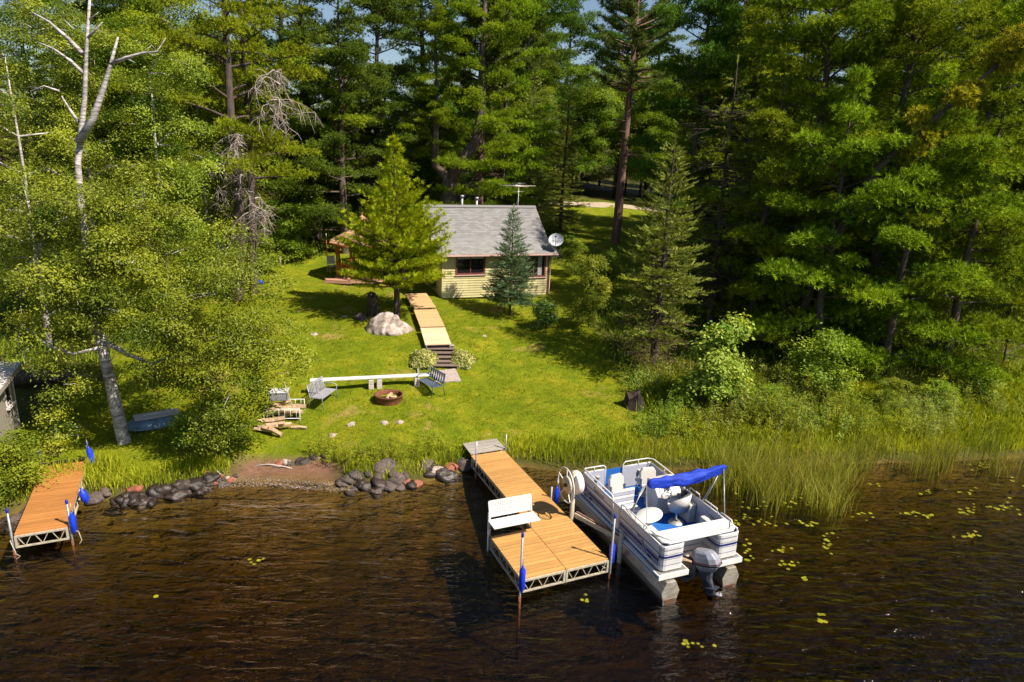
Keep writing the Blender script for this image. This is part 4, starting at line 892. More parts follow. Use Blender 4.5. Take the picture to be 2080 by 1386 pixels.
# ------------------------------------------------------------------ fire circle
def plank_bench():
    a, b_ = at(640, 800), at(865, 782); z = max(a.z, b_.z)+.42; a.z = b_.z = 0; d = b_-a; L = d.length+.35
    o = empty('plank_bench', ((a.x+b_.x)/2, (a.y+b_.y)/2, z-.42), math.atan2(d.y, d.x), 'long white plank bench on concrete blocks behind the fire pit', 'bench')
    MB().box((0,0,.43), (L,.27,.06)).build('seat_plank', M['white'], o, bevel=.008)
    for x in (-L/2+.22,-.02,.30,L/2-.55):
        for k in range(2): MB().box((x,-.02+.01*k,.09+.2*k-.02), (.2,.30,.19)).build('block', M['block'], o, bevel=.012)
plank_bench()
p = at(790, 813)
fp = empty('fire_pit', (p.x, p.y, p.z), 0, 'rusty round steel fire ring with a charred log inside', 'fire pit')
MB().lathe([(.50,-.05),(.52,.02),(.52,.22),(.55,.23),(.55,.25),(.49,.25),(.49,.02)], n=36).build('ring', M['rust'], fp); MB().lathe([(.001,.05),(.3,.05),(.49,.02)], n=24).build('ash_bed', M['stump'], fp)
lg = MB().tube([(-.05,-.2,.10),(.05,.22,.17)], [.075,.085], 9).build('log', M['log'], None, (p.x,p.y,p.z)); tag(lg, 'pale charred log lying inside the rusty fire ring', 'log')
lg = MB().tube([(.05,-.12,.18),(.30,-.05,.16)], [.05,.045], 8).build('log', M['log'], None, (p.x,p.y,p.z)); tag(lg, 'short brown stick across the log in the fire ring', 'log')
def metal_bench(loc, rz, mt, label, lattice):
    o = empty('garden_bench', loc, rz, label, 'bench'); w = .58         # faces -y
    for i in range(8): MB().bb((-w,-.26+.062*i,.40), (w,-.26+.062*i+.045,.418)).build('seat_slat', mt, o)
    if lattice:
        bk = MB(); bk.bar((-w,.25,.48), (w,.25,.48), .02, .03); bk.bar((-w,.32,.86), (w,.32,.86), .02, .03)
        for j in range(7): x = -w+.1+j*(2*w-.2)/6; bk.bar((x,.25,.48), (x+.08,.32,.86), .012, .05, up=(0,1,0)); bk.bar((x+.08,.25,.48), (x,.32,.86), .012, .05, up=(0,1,0))
        bk.build('lattice_back', mt, o)
    else:
        for j in range(12): x = -w+.04+j*(2*w-.08)/11; MB().bar((x,.25,.42), (x,.33,.86-.03*abs(j-5.5)/5.5), .05, .012, up=(0,1,0)).build('back_slat', mt, o)
        MB().bar((-w,.335,.86), (w,.335,.86), .02, .03).build('top_rail', mt, o)
    for s in (-1,1):
        MB().tube([(s*w,-.30,0),(s*w,-.25,.40),(s*w,-.27,.58),(s*w,-.15,.64),(s*w,.28,.62)], .016, 8).build('arm_and_front_leg', mt, o); MB().tube([(s*w,.30,0),(s*w,.22,.40),(s*w,.34,.88)], .016, 8).build('rear_leg', mt, o)
p = at(660, 820); metal_bench((p.x-.05, p.y, p.z), R(78), M['metalg'], 'grey metal garden bench with vertical slats left of the fire pit', False)
p = at(872, 797); metal_bench((p.x+.05, p.y, p.z), R(-52), M['metalb'], 'dark blue lattice back garden bench beside the concrete slab', True)
# ------------------------------------------------------------------ woodpile corner
p = at(560, 868)
def woodpile():
    o = empty('firewood_rack', (p.x+.1, p.y+.7, p.z), R(8), 'white metal cot frame rack loaded with split firewood', 'rack')
    for x in (-.62,.62):
        for y in (-.5,.5): MB().cyl((x,y,0), (x,y,.62), .014, n=6).build('leg', M['white'], o)
    for y in (-.5,.5):
        for z in (.25,.6): MB().cyl((-.62,y,z), (.62,y,z), .013, n=6).build('rail', M['white'], o)
        for k in range(6): MB().cyl((-.5+.2*k,y,.25), (-.5+.2*k,y,.6), .009, n=6).build('spindle', M['white'], o)
woodpile()
lm_ = []
for i in range(4):
    b = MB(); n = 5; r0 = .05+.012*i; b.tube([(-.26-.04*i,0,0),(.0,.012*i,.01),(.26+.03*i,-.01,0)], [r0, r0*1.05, r0*.9], n); b.sm = [False]*len(b.sm); lm_.append(b.mesh('firewood_log', M['log']))
rr = random.Random(9)
for i in range(22):
    l = link('firewood_log', lm_[i % 4], None, (p.x+.1+rr.uniform(-.35,.4), p.y+.7+rr.uniform(-.35,.4), p.z+.30+.09*(i//7)), (rr.uniform(0,6), rr.uniform(-.15,.15), rr.uniform(-.4,.4)+R(8))); tag(l, 'split log stacked inside the white metal rack', 'log', 'logs in the rack')
for i, (dx, dy, dz, a) in enumerate(((-.25,-.05,.35,.2),(.05,-.15,.42,.3),(-.1,-.3,.22,-.1),(.15,-.25,.3,.15),(-.3,-.35,.1,.1),(.1,-.45,.12,-.3),(.3,-.1,.2,.5),(-.15,-.2,.15,0))):
    l = link('firewood_log', lm_[(i*3) % 4], None, (p.x+dx, p.y+dy-.15, p.z+dz), (rr.uniform(0,6), rr.uniform(-.2,.2), a), 1.05); tag(l, 'pale split log in the loose heap before the rack', 'log', 'logs in the loose heap')
q = at(608, 872); tag(link('firewood_log', lm_[2], None, (q.x,q.y,q.z+.06), (1,0,.1), .8), 'single pale log in the grass right of the woodpile', 'log')
b = MB(); b.box((0,0,0), (.62,.46,.30)); lidm = b.build('cooler', M['motorg'], None, (p.x-.15, p.y+.95, p.z+.85), (0,0,R(10)), bevel=.03); tag(lidm, 'grey blue plastic tub on top of the firewood rack', 'tub')
MB().box((0,0,.165), (.66,.50,.04)).build('lid', M['silver'], lidm, bevel=.012)
q = at(599, 852); o = empty('shovel', (q.x,q.y,q.z), R(20), 'long handled shovel leaning on the firewood rack', 'shovel'); MB().cyl((0,0,.25), (-.30,.35,1.35), .017, n=8).build('handle', M['wreed'], o); MB().box((.04,-.05,.13), (.2,.03,.30), m=Matrix.Rotation(R(-18), 3, 'X')).build('blade', M['stump'], o, bevel=.01)
# pedal boat, ball and sticks under the birch
q = at(318, 862); o = empty('rowboat', (q.x,q.y,q.z), R(35), 'upturned blue and white plastic boat under the birch', 'boat'); o.scale = (.66,.7,.7)
sec = []
for i in range(11):
    s = -1+2*i/10; w_ = .62*(1-abs(s)**3*.7); h_ = .50*(1-abs(s)**4*.6)
    sec += [(1.45*s, w_*math.cos(R(a)), h_*math.sin(R(a))**.7) for a in (0.01,25,50,75,90,105,130,155,179.99)]
b = MB().add(sec, [(i*9+k, (i+1)*9+k, (i+1)*9+k+1, i*9+k+1) for i in range(10) for k in range(8)], True); hb = b.build('hull', M['tarp'], o); MB().box((.05,0,.50), (2.1,.8,.07)).build('deck_panel', M['shedroof'], hb, bevel=.02); MB().tube([(-1.4,0,.1),(-.5,0,.56),(.6,0,.56),(1.4,0,.1)], .03, 6).build('keel', M['white'], hb)
q = at(370, 866); tag(MB().ell((0,0,.16), (.17,.17,.17), 16, 10).build('ball', M['orange'], None, q), 'orange ball on the ground under the birch', 'ball')
q = at(530, 578); tag(MB().ell((0,0,.12), (.14,.14,.13), 12, 8).build('flower_pot', M['fender'], None, q), 'small blue pot at the lawn edge below the leafy tree', 'pot')
for px, py, L, a, lab in ((128,889,1.0,.35,'bare white stick on the shaded lawn near the shed'),(150,868,.5,.2,'short white stick on the lawn left of the birch trunk'),(375,880,.3,1.3,'white stick upright below the orange ball'),(545,948,.9,.1,'white driftwood stick on the beach'),(575,952,.6,.0,'second white driftwood stick on the beach'),(440,962,.5,-.5,'driftwood stick beside the cobbles')):
    q = at(px, py); tag(MB().tube([(-L/2,0,.03),(0,.04,.06),(L/2,-.03,.03)], [.018,.02,.012], 6).build('stick', M['deadwood'], None, q, (0,0,a)), lab, 'stick')
# stumps, posts, rotten log
def stump(px, py, r, h, label, mt, jag=.2):
    q = at(px, py); b = MB(); n = 14; rr = random.Random(int(px)); vs = []
    pr = [rr.uniform(.85,1.15) for k in range(n)]
    for z, k2 in ((-.1,1.35),(.12,1.1),(h*.6,.95),(h,.92)):
        vs += [(r*k2*pr[k]*math.cos(2*math.pi*k/n), r*k2*pr[k]*math.sin(2*math.pi*k/n), z+(rr.uniform(-jag,jag)*h if z == h else 0)) for k in range(n)]
    vs.append((0,0,h*.75)); b.add(vs, [(i*n+k, i*n+(k+1) % n, (i+1)*n+(k+1) % n, (i+1)*n+k) for i in range(3) for k in range(n)]+[(3*n+k, 3*n+(k+1) % n, 4*n) for k in range(n)])
    tag(b.build('stump', mt, None, q), label, 'stump')
stump(758, 640, .26, .95, 'tall weathered stump behind the granite boulder', M['bark'], .25); stump(1286, 826, .42, .55, 'low black rotten stump at the edge of the reeds', M['stump'], .3)
q = at(107, 790)
tag(MB().tube([(-1.6,0,.35),(-.6,.1,.42),(.6,.15,.45),(1.9,.1,.4)], [.3,.28,.24,.18], 10).build('fallen_trunk', M['bark'], None, q, (0,0,.05)), 'grey fallen trunk at the lawn edge behind the shed', 'log')
q = at(570, 545); tag(MB().cyl((0,0,0), (0,0,.75), .045, n=8).build('fence_post', M['greywood'], None, q), 'lone short grey post in the grass left of the gazebo', 'post')
q = at(664, 520); mk = empty('marker_rod', (q.x+.0,q.y,q.z), 0, 'thin orange and white marker rod left of the gazebo', 'rod'); MB().cyl((0,0,0), (0,0,1.15), .018, n=6).build('orange_shaft', M['orange'], mk); MB().cyl((0,0,1.15), (0,0,1.5), .018, n=6).build('white_tip', M['white'], mk)
# edging board beside the left hosta
a_, b_ = at(845,712), at(850,760); tag(MB().bar((a_.x,a_.y,a_.z+.02), (b_.x,b_.y,b_.z+.02), .07, .06).build('edging_board', M['greywood']), 'thin grey edging board left of the left hosta', 'edging')
q = at(940, 748); tag(MB().box((0,0,.03), (.5,.16,.12)).build('edging_block', M['block'], None, q, (0,0,.1), bevel=.02), 'pale block below the right hosta', 'block')
# ------------------------------------------------------------------ foliage kit
def unit(a): return a/np.maximum(np.linalg.norm(a, axis=-1, keepdims=True), 1e-9)
def tri_tmpl(items):
    V = np.array([v for it in items for v in it], float); F_ = np.arange(len(V)).reshape(-1, 3); return V, F_
def needle_tuft(n, seed, spread=(15,70), w=.09):
    r = np.random.default_rng(seed); it = []
    for i in range(n):
        p = R(r.uniform(*spread)); a = r.uniform(0, 6.283); d = np.array([math.sin(p)*math.cos(a), math.sin(p)*math.sin(a), math.cos(p)]); L = r.uniform(.75, 1.1)
        s = unit(np.cross(d, [0.3,.2,1.]) if abs(d[2]) < .95 else np.cross(d, [1.,0,0]))*w; b = d*.08
        it.append([b+s, b-s, d*L])
    return tri_tmpl(it)
def twig_spray(n, seed, ln=.30, w=.05):
    r = np.random.default_rng(seed); it = []
    for i in range(n):
        z = (i+.3)/n*.9; sgn = 1 if i % 2 else -1; a = r.uniform(-.5, .9); d = np.array([sgn*.75*math.cos(a), .55*math.sin(a), .75]); L = ln*r.uniform(.7, 1.1)*(1.15-z*.6)
        d = d/np.linalg.norm(d); b = np.array([0, 0, z]); s = np.array([0, 0, w]); it.append([b-s, b+s, b+d*L])
    it.append([[.03,0,0],[-.03,0,0],[0,0,1.08]]); return tri_tmpl(it)
def fan_spray(n, seed):
    r = np.random.default_rng(seed); it = []
    for i in range(n):
        a = R(-62+124*i/(n-1)+r.uniform(-7,7)); L = (1-.35*abs(a))*r.uniform(.8,1.1); d = np.array([math.sin(a), r.uniform(-.15,.15), math.cos(a)]); s = np.array([math.cos(a), 0, -math.sin(a)])*.075
        b = np.array([0, 0, .12*abs(math.sin(i*2.1))]); it.append([b+d*.15+s, b+d*.15-s, b+d*L])
    return tri_tmpl(it)
def leaf_spray(n, seed, leaf=.30, wid=.5, droop=.2):
    r = np.random.default_rng(seed); V = []; F_ = []
    for i in range(n):
        c = r.normal(0, .42, 3)*np.array([1,1,.6]); a = r.uniform(0, 6.283); d = unit(np.array([math.cos(a), math.sin(a), r.uniform(-.6,.35)-droop])); nn = unit(np.array([r.normal(0,.45), r.normal(0,.45), 1.])); s = unit(np.cross(d, nn))*leaf*wid/2
        up = unit(np.cross(s, d))*leaf*.10; k = len(V); L = leaf*r.uniform(.75,1.15)
        V += [c, c+d*L*.45+s-up, c+d*L, c+d*L*.45-s-up]; F_ += [[k,k+1,k+2],[k,k+2,k+3]]
    return np.array(V), np.array(F_)
def expand(pos, dirs, sc, tmpls, r, t0=.5, tv=.25):
    # one tuft of one of the templates at every position
    Vs = []; Fs = []; Ts = []; base = 0; which = r.integers(0, len(tmpls), len(pos))
    for k, (tv_, tf) in enumerate(tmpls):
        m = which == k; n = int(m.sum())
        if not n: continue
        p, z, s = pos[m], unit(dirs[m]), sc[m]
        a = unit(r.normal(size=(n,3))); x = unit(np.cross(a, z)); y = np.cross(z, x)
        V = p[:,None,:]+s[:,None,None]*(tv_[None,:,0:1]*x[:,None,:]+tv_[None,:,1:2]*y[:,None,:]+tv_[None,:,2:3]*z[:,None,:])
        F_ = tf[None]+(np.arange(n)*len(tv_))[:,None,None]+base
        t = (t0[m] if hasattr(t0, '__len__') else t0)+r.normal(0, tv, n)
        Ts.append(np.repeat(t, len(tv_))+r.normal(0, .06, n*len(tv_))); Vs.append(V.reshape(-1,3)); Fs.append(F_.reshape(-1,3)); base += n*len(tv_)
    return np.concatenate(Vs), np.concatenate(Fs), np.clip(np.concatenate(Ts), 0, 1)
TUFT = [needle_tuft(9, i) for i in range(4)]; TUFT_L = [needle_tuft(11, 10+i, (10,85), .07) for i in range(3)]
TWIG = [twig_spray(10, i, .34, .075) for i in range(4)]; FAN = [fan_spray(6, i) for i in range(4)]; LEAF = [leaf_spray(7, i) for i in range(5)]; LEAFB = [leaf_spray(6, 20+i, .42, .6) for i in range(4)]; LEAFN = [leaf_spray(7, 40+i, .45, .3, 0) for i in range(4)]
NTRI = [0]
def crown_obj(pos, dirs, sc, tm, r, mt, t0=.5, tv=.22):
    V, F_, T = expand(np.asarray(pos), np.asarray(dirs), np.asarray(sc), tm, r, t0, tv); NTRI[0] += len(F_); return np_mesh('crown', V, F_, mt, T)
def trunk_path(h, r, wob=.15, lean=(0,0), n=12):
    P = []; x = y = 0
    for i in range(n+1):
        s = i/n; P.append(Vector((lean[0]*s*s+x, lean[1]*s*s+y, h*s))); x += r.normal(0, wob)*.3; y += r.normal(0, wob)*.3
    return P
def on_path(P, z):
    for a, b in zip(P, P[1:]):
        if b.z >= z: s = (z-a.z)/max(1e-6, b.z-a.z); return a.lerp(b, s)
    return P[-1].copy()
def conifer(seed, h, z0, Rm, prof, dz, nl, el, up, sub, ratio, ang, step, tm, ts, mt, bark, tr, s0=.3, tup=.6, gap=.0, wob=.12, lean=(0,0), bare=None, deadmt=None, dead=None, flat=.25, tv=.22):
    r = np.random.default_rng(seed); P = trunk_path(h, r, wob, lean); tk = MB(); n = len(P); tk.tube([P[0]+Vector((0,0,-.4))]+P, [tr*1.35]+[tr*(1-.93*i/(n-1)) for i in range(n)], 9)
    pos = []; dr = []; sc = []; tt = []; z = z0*h
    while z < h*.985:
        t = (z-z0*h)/(h-z0*h)
        for k in range(nl):
            if r.random() < gap: continue
            a = r.uniform(0, 6.283) if nl < 5 else 2*math.pi*(k+r.uniform(-.3,.3))/nl+z*2.1
            L = Rm*prof(t)*r.uniform(.68, 1.14); e = R(el[0]+(el[1]-el[0])*t+r.normal(0, 5)); zz = z+r.uniform(-.4,.4)*dz
            b = on_path(P, zz); dh = np.array([math.cos(a), math.sin(a), 0]); side = np.array([-math.sin(a), math.cos(a), 0]); B = np.array(b)
            if L < .12: continue
            cv = r.normal(0, .12); ss = np.linspace(0, 1, 6)
            def lp(s): return B+dh*(L*s*math.cos(e))+np.array([0,0,L*s*math.sin(e)+up*L*s*s])+side*(cv*L*s*s)
            rb = min(.09, max(.008, tr*.30*(1-t)*min(1, L/2.5)+.006)); tk.tube([Vector(lp(s)) for s in ss[:5]], [rb*(1-.75*s) for s in ss[:5]], 4, cap=False)
            m = max(2, int(L*(1-s0)/sub)); 
            for j in range(m):
                s = s0+(1-s0)*(j+.5)/m; o_ = lp(s); sl = L*ratio*(1.08-s)*r.uniform(.7, 1.2)*(1 if s > s0+.1 else .7)
                for sg in (-1, 1):
                    th = R(ang+r.normal(0, 8)); d = dh*math.cos(th)+side*sg*math.sin(th)+np.array([0,0,math.sin(e)*.5+up*s+r.normal(0,.08)]); d = d/np.linalg.norm(d)
                    q = max(1, int(sl/step)); f = (np.arange(q)+r.random(q))/q
                    pos.append(o_+d*(sl*f)[:,None]+r.normal(0, flat*step, (q,3))); dd_ = d*(1-tup*.5)+np.array([0,0,tup]); dr.append(dd_+r.normal(0,.25,(q,3))); sc.append(ts*r.uniform(.75,1.2,q)); tt.append(np.full(q, .5))
            pos.append(lp(1.)[None]); dr.append((dh+np.array([0,0,tup+up]))[None]); sc.append(np.array([ts*1.1])); tt.append(np.array([.5]))
        z += dz*r.uniform(.75, 1.25)
    pos.append(np.array(P[-1])[None]); dr.append(np.array([[0,0,1.]])); sc.append(np.array([ts*1.5])); tt.append(np.array([.5]))
    if bare:                                   # bare dead snags below the crown
        for i in range(bare[0]):
            zz = r.uniform(bare[1], bare[2])*h; a = r.uniform(0, 6.283); L = r.uniform(.4,1)*bare[3]; b = on_path(P, zz); d = Vector((math.cos(a), math.sin(a), r.uniform(-.25,.2)))
            pts = [b, b+d*L*.5, b+d*L+Vector((0,0,r.uniform(-.3,.15)*L))]; tk.tube(pts, [.028,.018,.006], 4, cap=False)
            for q in range(3):
                s = r.uniform(.4,.95); d2 = d+Vector((r.normal(0,.5), r.normal(0,.5), r.normal(0,.3))); c = b+d*L*s; tk.tube([c, c+d2*L*.35], [.010,.004], 3, cap=False)
    cm = crown_obj(np.concatenate(pos), np.concatenate(dr), np.concatenate(sc), tm, r, mt, np.concatenate(tt), tv)
    return tk.mesh('trunk', bark), cm
def puff_pine(seed, h, z0, Rm, prof, dz, el, mt, bark, tr, puff=.80, per=104, ts=.215, gap=.14, flatz=.66, hang=0, lean=(0,0), wob=.16, bare=None):
    r = np.random.default_rng(seed); P = trunk_path(h, r, wob, lean); tk = MB(); n = len(P); tk.tube([P[0]+Vector((0,0,-.4))]+P, [tr*1.35]+[tr*(1-.93*i/(n-1)) for i in range(n)], 9)
    pos = []; dr = []; sc = []; tt = []; z = z0*h; az = r.uniform(0, 6.283)
    def add_puff(c, ax, sz, t):
        k = max(8, int(per*(sz/.80)**2)); u = unit(r.normal(size=(k,3))*np.array([1,1,.9])); u[:,2] = np.where(u[:,2] < -.25, -u[:,2]*.6, u[:,2]); rad = np.array([1.0,1.0,flatz])*sz*(.55+.5*r.random((k,1)))
        pos.append(c+u*rad+ax*(r.uniform(-.8,.5,(k,1))*sz)); dr.append(u*.95+np.array([0,0,.35])+ax*.3+r.normal(0,.2,(k,3))); sc.append(ts*r.uniform(.75,1.2,k)); tt.append(np.full(k, .5+r.normal(0,.16)))
    while z < h*.97:
        t = (z-z0*h)/(h-z0*h)
        for k in range(int(r.integers(2,5))):
            if r.random() < gap: continue
            az += 2.4+r.normal(0,.5); a = az; L = Rm*prof(t)*r.uniform(.5, 1.22); e = R(el[0]+(el[1]-el[0])*t+r.normal(0,9)); b = np.array(on_path(P, z+r.uniform(-.4,.4)*dz)); dh = np.array([math.cos(a), math.sin(a), 0]); side = np.array([-math.sin(a), math.cos(a), 0]); cv = r.normal(0,.18); up = r.uniform(-.02,.22)-hang
            def lp(s): return b+dh*(L*s*math.cos(e))+np.array([0,0,L*s*math.sin(e)+up*L*s*s])+side*(cv*L*s*s)
            rb = min(.085, tr*.32*(1-.7*t)); tk.tube([Vector(lp(s)) for s in (0,.25,.5,.75,1)], [rb,rb*.75,rb*.5,rb*.3,rb*.12], 5, cap=False)
            s = .38 if L > 1.6 else .5; sg = 1
            while s < 1.0:
                off = L*.20*(1.15-s)*r.uniform(.4,1.3)*sg+r.normal(0,.1); c = lp(s)+side*off+np.array([0,0,r.normal(.08,.10)]); add_puff(c, dh*.7+side*.4*sg, puff*r.uniform(.62,1.12)*min(1, .45+L*.2), .38+.24*s); tk.tube([Vector(lp(max(0,s-.1))), Vector(c)], [.022,.008], 3, cap=False); sg = -sg; s += max(.09, .56/max(L,.6))*r.uniform(.7,1.2)
            add_puff(lp(1.02), dh, puff*r.uniform(.6,.95)*min(1, .45+L*.2), .62)
        z += dz*r.uniform(.7,1.3)
    add_puff(np.array(P[-1]), np.array([0,0,.8]), puff*.6, .6)
    if bare:
        for i in range(bare[0]):
            zz = r.uniform(bare[1], bare[2])*h; a = r.uniform(0,6.283); L = r.uniform(.4,1)*bare[3]; b = on_path(P, zz); d = Vector((math.cos(a), math.sin(a), r.uniform(-.25,.2))); tk.tube([b, b+d*L*.5, b+d*L+Vector((0,0,r.uniform(-.3,.15)*L))], [.028,.018,.006], 4, cap=False)
    cm = crown_obj(np.concatenate(pos), np.concatenate(dr), np.concatenate(sc), TUFT, r, mt, np.concatenate(tt), .12); return tk.mesh('trunk', bark), cm
def place(name, meshes, loc, label, cat='tree', group=None, scale=1, rz=0, tilt=(0,0), names=('trunk','crown')):
    o = empty(name, loc, rz, label, cat, group); o.scale = scale if hasattr(scale, '__len__') else (scale,)*3; o.rotation_euler = (tilt[0], tilt[1], rz)
    for nm, me in zip(names, meshes[:len(names)]): c = link(nm, me, o)
    if len(meshes) > len(names): c.material_slots[0].link = 'OBJECT'; c.material_slots[0].material = meshes[-1]
    return o
def lobes_tree(seed, trunk, lobes, mt, bark, tm, ts, dens, tr, clump=.42, twig=True, limbs=True, hollow=.45, extra=None, sides=9):
    # trunk: list of points; lobes: (centre, radii); leaf clumps spread through each lobe
    r = np.random.default_rng(seed); tk = MB(); P = [Vector(p) for p in trunk]; n = len(P)
    if tr: tk.tube(P, [tr*(1-.88*(i/(n-1))**.75) for i in range(n)], sides)
    pos = []; dr = []; sc = []; tt = []
    for c, rad in lobes:
        c = np.array(c, float); rad = np.array(rad if hasattr(rad, '__len__') else (rad,)*3, float); vol = rad.prod()**(2/3); k = max(3, int(dens*vol))
        if limbs and tr:
            b = min(P[1:], key=lambda q: (Vector(c)-q).length+max(0, q.z-c[2])*1.5); m_ = b.lerp(Vector(c), .5)+Vector((0,0,.12*(Vector(c)-b).length)); lr = min(tr*.3, .06); tk.tube([b, m_, Vector(c)], [lr, lr*.6, lr*.2], 5, cap=False)
        for j in range(k):
            u = unit(r.normal(size=3)); q = c+u*rad*(hollow+(1-hollow)*r.random()**.6); cr_ = clump*r.uniform(.6,1.25); m = int(r.integers(26, 40)*(clump/.42)**1.3)
            if twig and tr and j % 2 == 0: tk.tube([Vector(c+(q-c)*.25), Vector(c+(q-c)*.65+np.array([0,0,.08])), Vector(q)], [.016,.010,.004], 3, cap=False)
            w_ = unit(r.normal(size=(m,3))); w_[:,2] = np.where(w_[:,2] < -.2, -w_[:,2], w_[:,2]); pp = q+w_*(.45+.6*r.random((m,1)))*cr_*np.array([1,1,.7]); pos.append(pp); dr.append(u*.3+w_*.7+np.array([0,0,.7])+r.normal(0,.3,(m,3))); sc.append(ts*r.uniform(.75,1.25,m)); tt.append(np.full(m, .48+r.normal(0,.22)))
    if extra: extra(tk, r)
    cm = crown_obj(np.concatenate(pos), np.concatenate(dr), np.concatenate(sc), tm, r, mt, np.concatenate(tt), .14)
    return tk.mesh('trunk', bark), cm
# ------------------------------------------------------------------ tree kinds
wprof = lambda t: (.55+.45*math.sin(min(1, t*1.6+.25)*math.pi*.5+.15))*(1-t**3)*(1-.35*t)
WP = [puff_pine(100+i, 21, (.10,.13,.16)[i], 5.0, wprof, .82, (-6,32), M['l_wpine'], M['barkpine'], .30, bare=(10,.05,.35,1.6)) for i in range(3)]
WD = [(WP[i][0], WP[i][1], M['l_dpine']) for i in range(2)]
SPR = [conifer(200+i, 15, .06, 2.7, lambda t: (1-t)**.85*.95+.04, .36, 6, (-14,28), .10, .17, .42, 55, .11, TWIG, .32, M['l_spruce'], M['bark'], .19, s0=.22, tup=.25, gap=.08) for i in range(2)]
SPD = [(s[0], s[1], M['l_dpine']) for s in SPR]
RP = conifer(300, 23, .46, 3.6, lambda t: (.75+.25*math.sin(t*6))*(1-t*t*.8), .52, 5, (4,38), .18, .22, .36, 48, .10, TUFT_L, .34, M['l_rpine'], M['barkred'], .36, s0=.40, tup=.6, gap=.12, bare=(46,.16,.55,2.3))
JP = [puff_pine(320+i, 20, .34, 4.6, lambda t: (.7+.3*math.sin(t*9+i))*(1-t**2*.7), .78, (12,30), M['l_jack'], M['bark'], .34, puff=.74, per=90, ts=.20, gap=.2, wob=.4, flatz=.75, hang=.25, bare=(26,.12,.36,2.6)) for i in range(2)]
def dec(seed, h, w, mt, tm=LEAF, ts=.42, dens=3.8, clump=.82, bark='bark', tr=.16, low=.2):
    r = np.random.default_rng(seed); lob = []
    for i in range(15):
        z = h*(low+(1-low)*(i+.5)/15); rr_ = w*(.45+.55*math.sin(math.pi*min(1, (z/h-low)/(1-low)*.85+.12))); a = r.uniform(0, 6.283); d = rr_*r.uniform(.3,.75); q = w*r.uniform(.36,.52); lob.append(((d*math.cos(a), d*math.sin(a), z), (q, q, q*.8)))
    P = trunk_path(h*.92, r, .2, n=8); P[0].z -= .3; return lobes_tree(seed, P, lob, mt, M[bark], tm, ts, dens, tr, clump)
DE = [dec(400+i, 11, 3.0, M['l_dec'], bark='birchbark' if i == 1 else 'bark') for i in range(3)]
# ------------------------------------------------------------------ the cedar, the little spruce and other single trees
CED = conifer(500, 8.5, .19, 2.6, lambda t: (.62+.55*math.sin(math.pi*min(1, t*1.15+.22)))*(1-t)**.62, .20, 8, (4,58), .14, .16, .44, 48, .095, FAN, .25, M['l_cedar'], M['bark'], .17, s0=.30, tup=.45, gap=.08, wob=.05)
p = at(806, 645); place('cedar_tree', CED, p, 'feathery yellow green cedar standing in front of the gazebo')
LSP = conifer(510, 5.35, .13, 1.45, lambda t: (1-t)**.8+.03, .18, 7, (-4,34), .06, .10, .44, 52, .07, TWIG, .23, M['l_bspruce'], M['bark'], .075, s0=.18, tup=.3, gap=.05, wob=.02)
p = at(1035, 640); place('spruce_tree', LSP, p, 'small blue green spruce in front of the cabin wall')
FSP = conifer(520, 9.6, .20, 2.35, lambda t: (1-t)**.72*.95+.04, .27, 7, (-12,30), .10, .13, .42, 55, .095, TWIG, .26, M['l_spruce'], M['bark'], .17, s0=.25, tup=.3, gap=.12, wob=.04)
DBR = conifer(521, 2.6, .12, 2.0, lambda t: .55+.45*math.sin(math.pi*t), .20, 6, (-6,8), -.05, .20, .38, 52, .16, TWIG, .18, M['l_dead'], M['browntwig'], .05, s0=.25, tup=0, gap=.25)
p = at(1325, 748); o = place('spruce_tree', FSP, p, 'grey green spruce with dead brown lower branches by the reeds'); link('dead_branches', DBR[0], o, (0,0,.1)); link('dead_foliage', DBR[1], o, (0,0,.1))
SSP = conifer(530, 12.5, .16, 2.3, lambda t: (1-t)**.6*.9+.06, .42, 6, (-24,12), -.02, .22, .42, 52, .14, TWIG, .28, M['l_spruce'], M['bark'], .21, s0=.30, tup=.1, gap=.38, bare=(230,.08,.85,2.0))
p = at(1440, 668); place('spruce_tree', SSP, p, 'thin ragged spruce with many bare grey twigs behind the grey green spruce')
# red pine with the tall bare trunk
p = at(1250, 492); place('red_pine', RP, p, 'tall red pine with bare pink trunk right of the cabin', rz=1.0, tilt=(0,.02))
# pines behind the cabin
def behind(px, Y): q = pY(px, 450, Y); return Vector((q.x, q.y, g(q.x, q.y)))
q = behind(972, 49); place('pine_tree', RP, q, 'straight grey pine trunk rising behind the cabin ridge', scale=(.85,.85,.92), rz=2.2)
q = behind(1018, 51); place('pine_tree', WP[1], q, 'thin pine trunk just left of the antenna', scale=(.75,.75,.95), rz=.4, names=('trunk','crown'))
def fork_pine():
    r = np.random.default_rng(77); tk = MB(); tk.tube([(0,0,-.4),(0,0,2.6),(.0,0,4.9)], [.62,.52,.46], 12)
    tk.tube([(.05,0,4.6),(.6,0,5.8),(1.7,0,7.2),(2.0,.1,9),(2.0,.2,13),(2.2,.2,19)], [.42,.40,.37,.30,.22,.05], 10); tk.tube([(-.05,0,4.6),(-.5,0,5.3),(-.95,0,5.6),(-1.0,0,7),(-.9,0,10),(-1.1,0,15)], [.36,.30,.26,.22,.14,.04], 10)
    return tk.mesh('trunk', M['barkpine'])
q = behind(912, 47); o = empty('pine_tree', q, 0, 'thick dark pine with a forked trunk behind the cabin', 'tree'); link('trunk', fork_pine(), o)
link('crown', WD[0][1], o, (2.0,.2,1.5), (0,0,1.3), (.85,.85,.88)); link('crown', WD[1][1], o, (-1.0,.3,5), (0,0,2.3), (.5,.5,.55))
